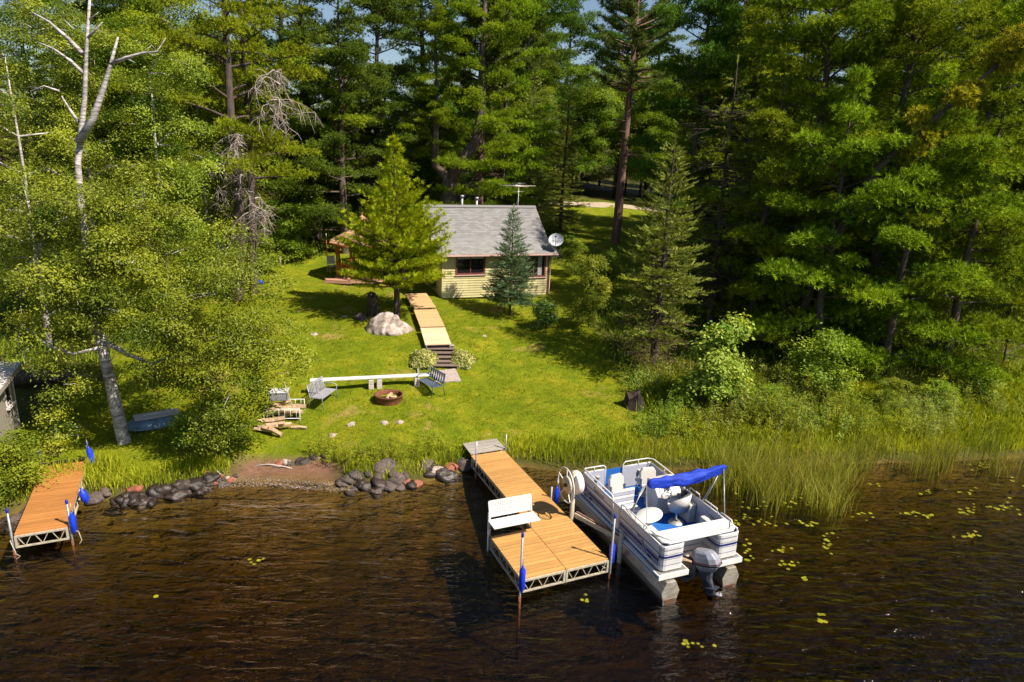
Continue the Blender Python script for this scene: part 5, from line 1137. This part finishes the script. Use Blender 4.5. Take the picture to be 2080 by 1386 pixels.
# white pine boughs behind the gazebo
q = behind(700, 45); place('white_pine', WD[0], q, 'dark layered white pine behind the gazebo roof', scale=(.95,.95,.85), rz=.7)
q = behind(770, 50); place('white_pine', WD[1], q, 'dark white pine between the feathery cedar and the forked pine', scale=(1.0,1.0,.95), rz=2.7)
# jack pines of the middle left
q = behind(470, 34); place('jack_pine', JP[0], q, 'dark trunk jack pine above the birch leaves', rz=.3, scale=(1,1,1))
q = behind(508, 35.5); place('jack_pine', JP[1], q, 'slimmer leaning jack pine right of the dark trunk', rz=2.0, tilt=(0,.05), scale=(.8,.8,.9))
q = behind(640, 47); place('jack_pine', JP[1], q, 'yellow green jack pine arching over the gazebo', rz=4.4, scale=(1.15,1.15,.95))
def dead_sprays(px, py, Y, n, L, label):
    r = np.random.default_rng(int(px)); b = MB(); c = pY(px, py, Y)
    for i in range(n):
        a = r.uniform(0, 6.283); P = [Vector((r.normal(0,.1), r.normal(0,.1), r.uniform(-.7,.9)*L*.6))]; d = Vector((math.cos(a)*.7, math.sin(a)*.4, r.uniform(-.3,.6)))
        for k in range(6): P.append(P[-1]+d*L*.16); d = d*.8+Vector((r.normal(0,.28), r.normal(0,.2), -.22+r.normal(0,.2)))
        b.tube(P, [.034,.028,.022,.017,.013,.010,.005], 4, cap=False)
        for k in range(14):
            s = P[int(r.integers(1,7))]; d2 = Vector((r.normal(0,.55), r.normal(0,.4), -.5+r.normal(0,.4))); e = s+d2*L*.16; b.tube([s, e, e+d2*L*.10+Vector((r.normal(0,.1),0,-.06*L))], [.013,.010,.005], 3, cap=False)
            b.tube([e, e+Vector((r.normal(0,.2), r.normal(0,.1), r.normal(-.1,.15)))*L*.5], [.008,.003], 3, cap=False)
    tag(b.build('dead_branch', M['twig'], None, c), label, 'branch')
dead_sprays(495, 330, 32.6, 12, 2.4, 'tangle of bare grey twigs hanging beside the dark jack pine trunk'); dead_sprays(560, 170, 32.5, 10, 2.4, 'bare grey twigs drooping high right of the dark jack pine'); dead_sprays(510, 430, 32.4, 8, 1.8, 'lower bare twig tangle at the dark jack pine trunk')
# ------------------------------------------------------------------ the front birch
def birch():
    r0 = 20.5; base = at(252, 898)
    T = [base+Vector((0,0,-.3))]+[pY(*q) for q in ((252,897,base.y),(232,810,base.y),(208,705,base.y),(190,600,base.y+.3),(165,420,base.y+.6),(158,330,base.y+.8),(172,200,base.y+1),(176,90,base.y+1),(185,-40,base.y+1))]
    L = []
    for px, py, dy, rx in ((465,590,-.4,1.55),(520,680,-.6,1.35),(545,760,-1.0,1.1),(470,790,-1.2,1.45),(400,700,0,1.5),(430,860,-1.0,1.05),(360,600,.8,1.5),(300,690,-.9,1.25),(250,600,.3,1.45),(150,610,-.5,1.3),(90,690,-.8,1.1),(115,780,-1.0,.9),(118,865,-1.2,.75),(200,520,1.0,1.5),(330,520,1.5,1.5),(90,520,1.0,1.5),(450,520,.8,1.15),(395,790,.6,1.1),(340,780,-.3,.85),(575,740,-1.0,.75),(205,620,-.9,1.1),(185,520,-.8,1.2),(150,430,-.4,1.2),(110,580,-.9,1.2),(240,440,-.2,1.1),(60,420,.2,1.4),(300,420,.8,1.4),(40,610,-.6,1.0),(260,540,-.9,1.2),(330,660,-1.0,1.1),(460,680,-1.4,1.1),(190,770,.5,.75),(510,860,-1.0,.7)):
        L.append((tuple(pY(px, py, base.y+dy)), (rx, rx*.9, rx*.8)))
    def extra(tk, r):
        W_ = lambda q, dy=0: pY(q[0], q[1], base.y+1+dy)
        for pts, a in (([(172,200),(205,215),(165,300)], .0),):
            pass
        def br(pts, r0_, dy=0):
            n = len(pts); tk.tube([W_(q, dy) for q in pts], [r0_*(1-.8*i/(n-1)) for i in range(n)], 6)
        br([(160,290),(190,240),(210,180),(225,130),(240,75)], .13, -.3); br([(225,130),(255,118),(290,108),(320,105),(336,78)], .06, -.3); br([(290,108),(308,92)], .02, -.3); br([(255,118),(275,128)], .03, -.3)
        br([(168,110),(140,80),(100,45),(65,25)], .08); br([(170,150),(145,125),(110,100),(75,85)], .06); br([(175,80),(195,60),(208,45)], .05); br([(160,250),(140,220),(125,195)], .06); br([(120,185),(90,175),(62,185),(70,205)], .03); br([(150,60),(130,40)], .025); br([(182,40),(200,25)], .03)
        br([(208,705),(150,720),(95,700),(45,660),(36,690),(55,730),(72,770)], .055, -2.0); br([(205,690),(260,720),(310,740),(365,715),(400,705)], .09, -1.0); br([(310,745),(325,770),(340,785)], .04, -1.3); br([(195,600),(200,560),(205,545),(205,600),(212,640)], .05, -1.2); br([(100,450),(75,520),(45,555),(0,560)], .06, -.6); br([(45,555),(15,545),(8,530)], .03, -.6)
    T[0] -= Vector((0,0,0))
    loc = base.copy(); sh = lambda v: Vector(v)-loc
    tk, cm = lobes_tree(601, T, L, M['l_birch'], M['birchbark'], LEAF, .30, 9.6, .25, .54, limbs=False, extra=extra, sides=12, hollow=.35)
    for me in (tk, cm):
        co = np.empty(len(me.vertices)*3, np.float32); me.vertices.foreach_get('co', co); co = co.reshape(-1,3)-np.array(loc, np.float32); me.vertices.foreach_set('co', co.ravel()); me.update()
    place('birch_tree', (tk, cm), loc, 'big leaning white birch with a dead white top at the left shore')
birch()
BI = [dec(610+i, 12.5, 3.4, M['l_birch'], LEAF, .34, 4.4, .74, 'birchbark', .15, .12) for i in range(2)]
for i, (px, Y, s, lab) in enumerate(((330,28,.92,'leafy birch behind the big front birch crown'),(60,26,.95,'leafy birch at the left edge above the shed'),(190,31,1.05,'leafy birch behind the dead white top'),(420,37,.95,'leafy tree left of the dark jack pine trunk'))):
    q = behind(px, Y); place('birch_tree', BI[i % 2], q, lab, rz=i*1.7, scale=(s,s,s))
# ------------------------------------------------------------------ right-hand pines
for i, (px, Y, s, k, rz, lab) in enumerate(((1635,34,(1.0,1.0,1.0),0,.2,'large white pine with fluffy lit boughs right of the spruces'),(1790,33,(1.05,1.05,.9),1,1.9,'white pine with low boughs reaching over the reeds'),(1960,35,(1.1,1.1,1.0),2,3.1,'white pine with round tufts near the right edge'),(2210,38,(1.1,1.1,.95),0,4.4,'white pine cut off by the right edge'),(1720,42,(1.0,1.0,1.12),2,.9,'tall white pine behind the leaning yellow pine'),(1880,45,(1.0,1.0,1.15),1,5.2,'tall white pine filling the upper right corner'))):
    q = behind(px, Y); place('white_pine', WP[k], q, lab, scale=s, rz=rz)
HP = [puff_pine(150+i, 12.5, .06, 3.9, wprof, .72, (-8,30), M['l_wpine'], M['barkpine'], .2, puff=.82, per=104) for i in range(2)]
for i, (px, Y, s, k, rz, lab) in enumerate(((1555,33,(.62,.62,.62),1,2.2,'half grown white pine left of the large white pine'),(1700,30,(.6,.6,.55),2,.7,'half grown white pine on the bank below the large pine'),(1850,29.5,(.62,.62,.5),0,3.3,'half grown white pine with boughs low over the bank'),(1990,30,(.65,.65,.6),1,5.0,'half grown white pine near the right edge of the bank'),(1500,44,(1.0,1.0,1.05),1,1.0,'tall pine behind the ragged spruce'),(1400,46,(.9,.9,1.05),2,2.0,'tall pine behind the grey green spruce'),(860,56,(1.1,1.1,1.15),0,1.2,'tall pine rising behind the forked pine'),(1060,62,(.9,.9,.95),2,.5,'pine in the gap behind the antenna'),(590,50,(1.1,1.1,1.1),1,3.0,'tall pine above the garage roof'),(300,46,(1.0,1.0,1.1),2,2.5,'tall pine among the leafy trees at upper left'))):
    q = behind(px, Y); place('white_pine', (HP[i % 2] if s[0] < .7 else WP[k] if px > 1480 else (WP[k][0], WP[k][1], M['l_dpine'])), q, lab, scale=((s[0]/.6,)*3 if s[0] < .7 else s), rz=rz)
SM = puff_pine(540, 5.0, .06, 2.3, wprof, .50, (0,30), M['l_wpine'], M['barkpine'], .08, puff=.46, per=62, ts=.20)
for i, (px, py, s, lab) in enumerate(((1570,740,.75,'young bushy white pine between the two shore shrubs'),(1800,720,.95,'young white pine low on the bank right of the shore shrubs'),(1930,735,1.0,'young white pine with boughs drooping toward the reeds'),(2030,760,.8,'young white pine nearest the right edge of the reeds'),(1700,650,1.1,'young white pine in the shade under the large pine'))):
    place('white_pine', SM, at(px, py), lab, scale=s, rz=i*1.3)
def leaning_pine():
    r = np.random.default_rng(545); Yd = 28.8; q0, q1 = pY(1790, 335, Yd), pY(2110, 60, Yd-1.2); b0 = Vector((q0.x-1.3, 31.5, g(q0.x-1.3, 31.5))); tk = MB()
    P = [b0+Vector((0,0,-.3)), b0+Vector((.1,-.6,3.0)), q0.lerp(b0, .30)+Vector((-.35,0,.1)), q0, q0.lerp(q1, .5), q1]; tk.tube([p-b0 for p in P], [.24,.2,.17,.14,.09,.03], 8)
    pos = []; dr = []; sc = []
    for i in range(58):
        t = r.random()**.8; c = np.array(q0.lerp(q1, t)-b0); o_ = r.normal(0,1,3)*np.array([.35,.5,.38])*(1.15-.5*t); c2 = c+o_+np.array([.25,0,.28]); tk.tube([Vector(c), Vector(c2)], [.02,.006], 3, cap=False); k = 46; u = unit(r.normal(size=(k,3))); pos.append(c2+u*np.array([.42,.4,.3])*(.5+.5*r.random((k,1)))); dr.append(u+np.array([.5,0,.5])); sc.append(.20*r.uniform(.75,1.2,k))
    for i in range(26):
        t = r.uniform(-.1,.25); c = q0.lerp(q1, t)-b0; d = Vector((r.normal(.1,.4), r.normal(0,.4), r.normal(.1,.4))); tk.tube([c, c+d*.6, c+d*1.1+Vector((0,0,-.15))], [.018,.012,.004], 3, cap=False)
    return b0, (tk.mesh('trunk', M['barkpine']), crown_obj(np.concatenate(pos), np.concatenate(dr), np.concatenate(sc), TUFT, r, M['l_yellow'], .5, .25))
lb, lmesh = leaning_pine(); place('pine_tree', lmesh, lb, 'leaning pine with yellowing needles in the upper right')
# ------------------------------------------------------------------ background forest
rr = random.Random(21); spots = []
def forest(name, kinds, n, xr, yr, label, group, sc=(.8,1.15), avoid=lambda x, y: False, sep=2.6):
    c = 0; tries = 0
    while c < n and tries < 4000:
        tries += 1; y = rr.uniform(*yr); x = rr.uniform(*xr)
        if avoid(x, y) or any((x-a)**2+(y-b_)**2 < sep*sep for a, b_ in spots): continue
        spots.append((x, y)); s = rr.uniform(*sc); place(name, rr.choice(kinds), (x, y, g(x, y)), label, group=group, scale=(s*rr.uniform(.9,1.1), s*rr.uniform(.9,1.1), s), rz=rr.uniform(0, 6.28)); c += 1
lane = lambda x, y: (2.0+.10*(y-38) < x < 9.5+.12*(y-38) and y < 66) or (-10 < x < 4 and y < 47)
forest('deciduous_tree', DE, 14, (-34,-15), (38,56), 'green leafy tree of the wood behind the left birches', 'leafy trees behind the birches', (.85,1.35), lane)
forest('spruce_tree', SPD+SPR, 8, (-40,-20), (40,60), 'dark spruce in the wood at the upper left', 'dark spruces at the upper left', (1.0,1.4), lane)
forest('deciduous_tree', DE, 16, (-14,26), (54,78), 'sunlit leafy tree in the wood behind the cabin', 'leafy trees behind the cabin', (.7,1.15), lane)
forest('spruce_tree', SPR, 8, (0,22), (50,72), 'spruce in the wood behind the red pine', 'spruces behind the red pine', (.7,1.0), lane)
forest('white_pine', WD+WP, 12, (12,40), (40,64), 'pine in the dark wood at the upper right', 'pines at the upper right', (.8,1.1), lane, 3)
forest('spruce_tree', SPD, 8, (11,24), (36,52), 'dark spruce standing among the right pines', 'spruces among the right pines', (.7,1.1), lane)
forest('deciduous_tree', DE, 12, (3,22), (67,80), 'bright leafy tree beyond the far lawn strip', 'leafy trees beyond the far lawn', (.8,1.25), lambda x, y: False, 2.2)
forest('white_pine', WD, 9, (-2,26), (62,84), 'tall pine far behind the red pine', 'tall pines far behind', (.95,1.2), lane, 3)
forest('deciduous_tree', DE, 30, (-60,60), (78,105), 'distant leafy tree at the back of the wood', 'distant leafy trees', (1.0,1.45), lambda x, y: False, 3)
forest('spruce_tree', SPD, 16, (-60,60), (80,110), 'distant spruce at the back of the wood', 'distant spruces', (.9,1.25), lambda x, y: False, 3)
# ------------------------------------------------------------------ shrubs
def shrub(seed, w, h, mt, tm, ts, dens=16, clump=.30):
    r = np.random.default_rng(seed); lob = [((0,0,h*.42), (w*.5,w*.5,h*.36))]
    for i in range(17): a = r.uniform(0,6.283); z = h*r.uniform(.12,1.0); d = w*r.uniform(.35,1.0)*(1-.55*(z/h)**2); q = w*r.uniform(.16,.34); lob.append(((d*math.cos(a), d*math.sin(a), z), (q, q, q*r.uniform(.7,1.3))))
    return lobes_tree(seed, [(0,0,-.1),(.03,0,h*.3),(0,.02,h*.6)], lob, mt, M['bark'], tm, ts, dens, .035, clump, limbs=True)
def weed_clump(seed, mt, n=34, hm=1.0):
    r = np.random.default_rng(seed); tk = MB(); pos = []; dr = []; sc = []
    for i in range(n):
        x, y = r.normal(0,.38,2); h = hm*r.uniform(.45,1.05); lx, ly = r.normal(0,.18,2); tk.tube([(x,y,-.05),(x+lx*.4,y+ly*.4,h*.5),(x+lx,y+ly,h)], [.008,.006,.003], 3, cap=False); k = int(9*h)+3; f = r.uniform(.15,1.0,k)[:,None]
        pos.append(np.array([x,y,0])+f*np.array([lx,ly,h])+r.normal(0,.035,(k,3))); dr.append(np.array([0,0,1.])+r.normal(0,.5,(k,3))); sc.append(r.uniform(.12,.20,k))
    return tk.mesh('stem', M['bark']), crown_obj(np.concatenate(pos), np.concatenate(dr), np.concatenate(sc), LEAFN, r, mt, .5, .25)
S1 = shrub(701, 1.0, 2.6, M['l_shrub'], LEAFN, .22, 34); S2 = shrub(702, .9, 2.3, M['l_willow'], LEAFB, .26, 44); S3 = shrub(703, .9, 1.9, M['l_shrub'], LEAF, .28, 32); S4 = shrub(704, .55, .95, M['l_decdark'], LEAFB, .19, 60, .2)
SN = ('stem','crown')
def sh(k, px, py, s, lab, rz=0, name='shrub', group=None): place(name, k, at(px, py), lab, 'shrub', group, s, rz, names=SN)
sh(S1, 1195, 665, (1.25,1.1,1.35), 'tall lilac bush right of the cabin', .5); sh(S1, 1160, 560, (1.0,1.0,.9), 'loose bush at the right cabin corner behind the lilac', 2.0); sh(S4, 1108, 668, (1.2,1.2,1.25), 'round dark shrub in the lawn right of the small spruce')
sh(S2, 1455, 835, (1.6,1.5,1.45), 'large shrub with pale leaf tips at the reeds', 1.1); sh(S3, 1645, 810, (1.6,1.4,1.35), 'wide dark leafed shrub right of the pale tipped shrub', 0); sh(S3, 1560, 850, (.8,.8,.6), 'low yellow green shrub between the two shore shrubs', 2)
sh(S1, 1380, 830, (.6,.6,.5), 'small bright shrub beside the black stump', 1.3); sh(S3, 1890, 830, (.9,.9,.55), 'low shrub above the right reeds', .4); sh(S1, 1800, 835, (.8,.8,.5), 'low yellowish shrub above the lily pads', 3); sh(S2, 1985, 810, (.9,.9,.6), 'low grey green shrub at the right bank', 2.2)
sh(S3, 25, 985, (1.1,1.1,.75), 'leafy bush at the bank left of the short dock', .3); sh(S3, -30, 1030, (1.0,1.0,.7), 'leafy bush cut off at the left edge', 2.3); sh(S4, 735, 572, (1.2,1.0,.6), 'small bright plant at the gazebo deck edge', .6); sh(S3, 890, 592, (.7,.6,.5), 'weeds at the left cabin corner by the boardwalk', 1)
sh(S1, 590, 530, (1.7,1.5,1.3), 'arching apple like shrub left of the gazebo', 3.1); sh(S3, 520, 560, (1.5,1.3,1.1), 'leafy bush at the left edge of the lawn', 1.0); sh(S3, 400, 905, (1.1,1.0,.65), 'dark leafy undergrowth below the birch crown', .7)
sh(S1, 2075, 680, (1.2,1.2,1.5), 'white tipped birch sapling at the right edge', 1.6); sh(S3, 1230, 590, (1.1,1.1,1.0), 'bush between the lilac and the grey green spruce', 2.5)
WC = [weed_clump(800, M['g_tall']), weed_clump(801, M['l_shrub'], 30, 1.2), weed_clump(802, M['l_willow'], 26, .9), weed_clump(803, M['g_tall'], 40, .8)]
rr = random.Random(44); c = 0
while c < 48:
    x = rr.uniform(5.2,21); y = float(np.interp(x, SHX, SHY))+rr.uniform(1.0,7.0)
    if lawn_mask(np.array(x), np.array(y)) > .2: continue
    sz = rr.uniform(.8,1.35); place('weed_clump', rr.choice(WC), (x, y, g(x,y)), 'leafy weed clump on the right bank', 'weeds', 'weed clumps of the right bank', sz, rr.uniform(0,6.28), names=('stem','leaves')); c += 1
for px, py in ((650,925),(685,935),(715,930),(745,938),(780,925),(815,930),(850,925),(665,915),(880,915)): place('weed_clump', WC[3 if px % 2 else 0], at(px, py), 'bright leafy weeds above the rocks', 'weeds', 'weeds above the rock row', rr.uniform(.55,.8), rr.uniform(0,6.28), names=('stem','leaves'))
# hostas
def hosta():
    r = np.random.default_rng(31); n = 2200; a = r.uniform(0,6.283,n); d = np.sqrt(r.random(n)); h = .40*(1-d**2)*r.uniform(.4,1.2,n)+.06
    pos = np.stack([.60*d*np.cos(a)*(1+.2*np.sin(3*a)), .66*d*np.sin(a)*(1+.2*np.cos(2*a)), h], -1); dr = np.stack([np.cos(a)*d, np.sin(a)*d, np.full(n,.9)], -1)+r.normal(0,.3,(n,3))
    V, F_, T = expand(pos, dr, r.uniform(.10,.17,n), [leaf_spray(3, 60+i, .9, .5, .1) for i in range(3)], r, .55, .35); return np_mesh('leaves', V, F_, M['l_hosta'], T)
HO = hosta()
for px, py, s, lab in ((858,742,(1.0,1.25,1),'pale hosta clump left of the steps'),(935,742,(1.0,1.2,1),'pale hosta clump right of the steps')): q = at(px, py); place('hosta_plant', (HO,), (q.x, q.y+.35, q.z), lab, 'plant', 'hostas by the steps', s, names=('leaves',))
print('tree triangles', NTRI[0])
# ------------------------------------------------------------------ grasses, reeds, lily pads, foam
def blades(n, X_, Y_, H_, W_, lean, r, mt, name, label, cat, segs=1, tint=None, z0=None):
    Z_ = gh(X_, Y_) if z0 is None else z0; a = r.uniform(0, 6.283, n); l = lean*r.random(n)*H_; b = r.uniform(0, 6.283, n)+0; dx, dy = np.cos(b)*l+.10*H_, np.sin(b)*l; wx, wy = np.cos(a)*W_/2, np.sin(a)*W_/2
    base = np.stack([X_, Y_, Z_-.02], -1); side = np.stack([wx, wy, np.zeros(n)], -1)
    if segs == 1:
        tip = base+np.stack([dx, dy, H_], -1); V = np.stack([base-side, base+side, tip], 1); F_ = np.arange(3*n).reshape(n,3); k = 3
    else:
        mid = base+np.stack([dx*.25, dy*.25, H_*.6], -1); tip = base+np.stack([dx, dy, H_*.97], -1); V = np.stack([base-side, base+side, mid+side*.8, mid-side*.8, tip], 1); F_ = (np.array([[0,1,2],[0,2,3],[3,2,4]])[None]+5*np.arange(n)[:,None,None]).reshape(-1,3); k = 5
    t = r.random(n) if tint is None else tint; return tag(link(name, np_mesh(name, V.reshape(-1,3), F_, mt, np.repeat(np.clip(t,0,1), k))), label, cat, kind='stuff')
r = np.random.default_rng(51)
def scatter(n, xr, yr, dens):
    X_ = r.uniform(*xr, n*5); Y_ = r.uniform(*yr, n*5); k = r.random(n*5) < dens(X_, Y_); return X_[k][:n], Y_[k][:n]
def vnoise(x, y, s): return .5+.25*(np.sin(x*s+1.3*np.sin(y*s*.7))+np.sin(y*s*1.1+1.7*np.sin(x*s*.8+2)))
dsh = lambda x, y: y-np.interp(x, SHX, SHY)
X_, Y_ = scatter(260000, (-17,7.5), (19,43), lambda x, y: lawn_mask(x, y)*(.35+.65*(y < 34)))
ti = np.clip(vnoise(X_, Y_, .9)*.6+r.normal(.2,.2,len(X_)), 0, 1); blades(len(X_), X_, Y_, r.uniform(.035,.085,len(X_)), np.full(len(X_), .02), .7, r, M['g_lawn'], 'lawn_grass', 'short sunlit mown grass of the sloping lawn', 'grass', tint=ti)
def tallmask(x, y):
    d = dsh(x, y); inl = np.interp(x, [-16,-12,-9,-8.5,-5.3,-5,-2,2,5,6,9,20], [1.9,1.6,1.4,.0,.0,1.3,1.4,1.8,2.2,3.2,5,6.5]); bch = np.where((x > -9) & (x < -5.1), sstep(1.3,1.6,d), 1)
    return sstep(.12,.4,d)*sstep(0, .8, inl-d+vnoise(x, y, 2.2)*.9-.45)*np.where((x > -9) & (x < -5.1), sstep(2.4,1.7,d), bch)
X_, Y_ = scatter(60000, (-17,22), (15,32), tallmask); n = len(X_)
blades(n, X_, Y_, r.uniform(.18,.5,n)*(.5+.6*vnoise(X_,Y_,1.7)), np.full(n,.022), .7, r, M['g_tall'], 'shore_grass', 'long bright grass growing along the shore', 'grass', 2, np.clip(vnoise(X_,Y_,1.3)*.7+r.normal(.1,.25,n),0,1))
def reedmask(x, y):
    d = dsh(x, y); wid = np.interp(x, [1.5,3,6,8,10.5,11.8,13,22], [.1,.6,1.2,3.2,3.4,1.0,1.6,2.2]); return sstep(-1,-.3,d/np.maximum(wid,.05)*.99+.0)*sstep(1.2,.0,d)*np.clip(vnoise(x, y, 2.6)*1.6-.45,0.04,1)*np.where(d < -.5, np.where((x > 7) & (x < 11.5), .9, .3), .55)
X_, Y_ = scatter(17000, (1.5,23), (15,27), reedmask); n = len(X_); zz = np.maximum(gh(X_, Y_), -.6)
blades(n, X_, Y_, r.uniform(.6,1.3,n)+np.maximum(0,-zz), np.full(n,.016), .55, r, M['g_reed'], 'reeds', 'tall thin reeds standing in the shallow water', 'reeds', 2, np.clip(r.normal(.45,.3,n),0,1), zz)
X_, Y_ = scatter(30000, (5.5,24), (23,36), lambda x, y: (1-lawn_mask(x,y))*sstep(.6,1.5,dsh(x,y))*sstep(9,4,dsh(x,y))*(.3+.7*vnoise(x,y,1.9))); n = len(X_)
blades(n, X_, Y_, r.uniform(.15,.5,n), np.full(n,.05), .9, r, M['g_tall'], 'bank_weeds', 'mixed weeds covering the right bank above the reeds', 'weeds', 2)
X_, Y_ = scatter(45000, (-30,30), (24,60), lambda x, y: (1-lawn_mask(x,y))*(dsh(x,y) > 2)*.8); n = len(X_)
blades(n, X_, Y_, r.uniform(.15,.7,n), np.full(n,.08), 1.0, r, M['l_dec'], 'undergrowth', 'green undergrowth on the forest floor', 'undergrowth', 1)
cx = r.uniform(6.8,11.6,34); cy = np.interp(cx, SHX, SHY)-r.random(34)**1.5*np.interp(cx, [6.8,8.5,10.5,11.6], [1.2,3.9,3.6,1.0]); k = r.integers(0,34,1500); X_ = cx[k]+r.normal(0,.30,1500); Y_ = cy[k]+r.normal(0,.30,1500); n = 1500; zz = np.maximum(gh(X_,Y_), -.6)
blades(n, X_, Y_, r.uniform(.6,1.35,n)+np.maximum(0,-zz), np.full(n,.017), .75, r, M['g_reed'], 'reeds', 'wedge of arching reeds in the water right of the boat', 'reeds', 2, np.clip(r.normal(.45,.3,n),0,1), zz)
X_, Y_ = scatter(5200, (-16,6.5), (19.5,42), lambda x, y: lawn_mask(x,y)*(.2+.8*vnoise(x,y,.6))); n = len(X_)
blades(n, X_, Y_, np.full(n,.075)+0*X_, r.uniform(.02,.06,n), 1.2, r, M['l_dead'], 'leaf_litter', 'brown needles and fallen leaves scattered on the lawn', 'leaf litter', 1)
# lily pads
def pad_mesh():
    n = 12; v = [(0,0,.004)]+[(math.cos(R(12+336*i/n)), math.sin(R(12+336*i/n))*.86, .0) for i in range(n+1)]; me = bpy.data.meshes.new('lily_pad'); me.from_pydata(v, [], [(0,i,i+1) for i in range(1,n+1)]); me.materials.append(M['lily']); return me
PM = pad_mesh(); rr = random.Random(13)
def pads(px, py, n, sx, sy, lab, r0=.05):
    for i in range(int(n*1.05)):
        q = pz(px+rr.gauss(0,sx), py+rr.gauss(0,sy), .006); s = r0*rr.uniform(.7,1.35); tag(link('lily_pad', PM, None, (q.x,q.y,.006+rr.random()*.006), (rr.uniform(-.05,.05),rr.uniform(-.05,.05),rr.uniform(0,6.28)), s), lab, 'lily pad', 'lily pads: '+lab[:40])
for a in ((1560,980,34,38,22,'yellow lily pad among the reeds beside the boat'),(1600,1020,26,40,12,'yellow lily pad below the reeds in the water'),(1530,1060,16,20,6,'lily pad in the row right of the boat stern rail'),(1515,1120,12,8,16,'lily pad touching the right pontoon of the boat'),(1680,1098,14,7,18,'lily pad in the bright upright patch'),(1608,1146,9,12,5,'lily pad in the small oval patch near the upright patch'),(1586,1118,7,12,3,'lily pad in the patch left of the upright patch'),(1640,1062,10,14,3,'lily pad in the thin row under the drooping reeds'),(1765,1050,7,12,5,'lily pad in the patch right of the reeds'),(1840,1042,8,15,3,'lily pad in the small row at mid right'),(1885,1048,7,10,4,'lily pad in the patch beside the mid right row'),(1970,1090,14,16,4,'lily pad in the dense flat patch at far right'),(1970,1035,12,12,8,'lily pad in the bright patch near the right edge'),(2045,1030,14,18,8,'lily pad in the patch at the right edge of the picture'),(1885,935,14,16,4,'lily pad in the patch among the far right reeds'),(1985,945,12,14,4,'lily pad in the second patch among the far right reeds'),(1780,985,4,5,3,'orange tinged lily pad alone in open water'),(1880,1000,5,8,3,'lily pad in the loose patch below the far reeds'),(1960,1000,6,14,4,'lily pad beside the loose patch below the far reeds'),(2070,978,6,8,4,'lily pad at the right edge below the reeds'),(1632,1176,4,5,3,'lily pad of the small lone pair near the boat'),(1668,1262,7,5,8,'yellow lily pad alone in the lower water'),(524,1140,5,9,4,'lily pad in the lone patch in front of the beach'),(310,1212,3,6,1,'tiny lily pad in the lower left water'),(1420,1310,8,18,3,'floating yellow leaf below the boat'),(1190,1218,4,8,3,'small lily pad below the dock end')): pads(*a)
# foam along the beach
V = []; F_ = []; rr = random.Random(3)
for i in range(1500):
    px = rr.uniform(445,780); py = 985+5*math.sin(px*.021)+rr.choice((-5,4))+rr.gauss(0,2.6); q = pz(px, py, .0); z = max(.012, g(q.x,q.y)+.012); a = rr.uniform(0,3.14); s = rr.uniform(.004,.014); k = len(V)
    for j in range(5): an = a+j*1.257; V.append((q.x+1.8*s*math.cos(an)*rr.uniform(.6,1.2), q.y+.7*s*math.sin(an), z))
    V.append((q.x, q.y, z+.006)); F_ += [(k+j, k+(j+1) % 5, k+5) for j in range(5)]
me = bpy.data.meshes.new('foam'); me.from_pydata(V, [], F_); me.materials.append(M['foam']); tag(link('foam', me), 'white lace of foam where the ripples meet the beach', 'foam', kind='stuff')

# ------------------------------------------------------------------ tell apart what shares a label, by its order across the picture
bpy.context.view_layer.update()
ONES = 'first second third fourth fifth sixth seventh eighth ninth tenth eleventh twelfth thirteenth fourteenth fifteenth sixteenth seventeenth eighteenth nineteenth'.split()
TENS = {20:'twent',30:'thirt',40:'fort'}
def ordinal(i):
    if i < 19: return ONES[i]
    t, u = (i+1)//10*10, (i+1) % 10; return TENS[t]+('ieth' if u == 0 else 'y '+ONES[u-1])
def img_x(o):
    p = cam.matrix_world.inverted() @ o.matrix_world.translation; return p.x/-p.z
fam = {}
for o in SC.objects:
    if o.parent is None and 'label' in o: fam.setdefault(o['label'], []).append(o)
for lab, l in fam.items():
    if 1 < len(l) < 50:
        for i, o in enumerate(sorted(l, key=img_x)): o['label'] = lab+', '+ordinal(i)+' from the left'
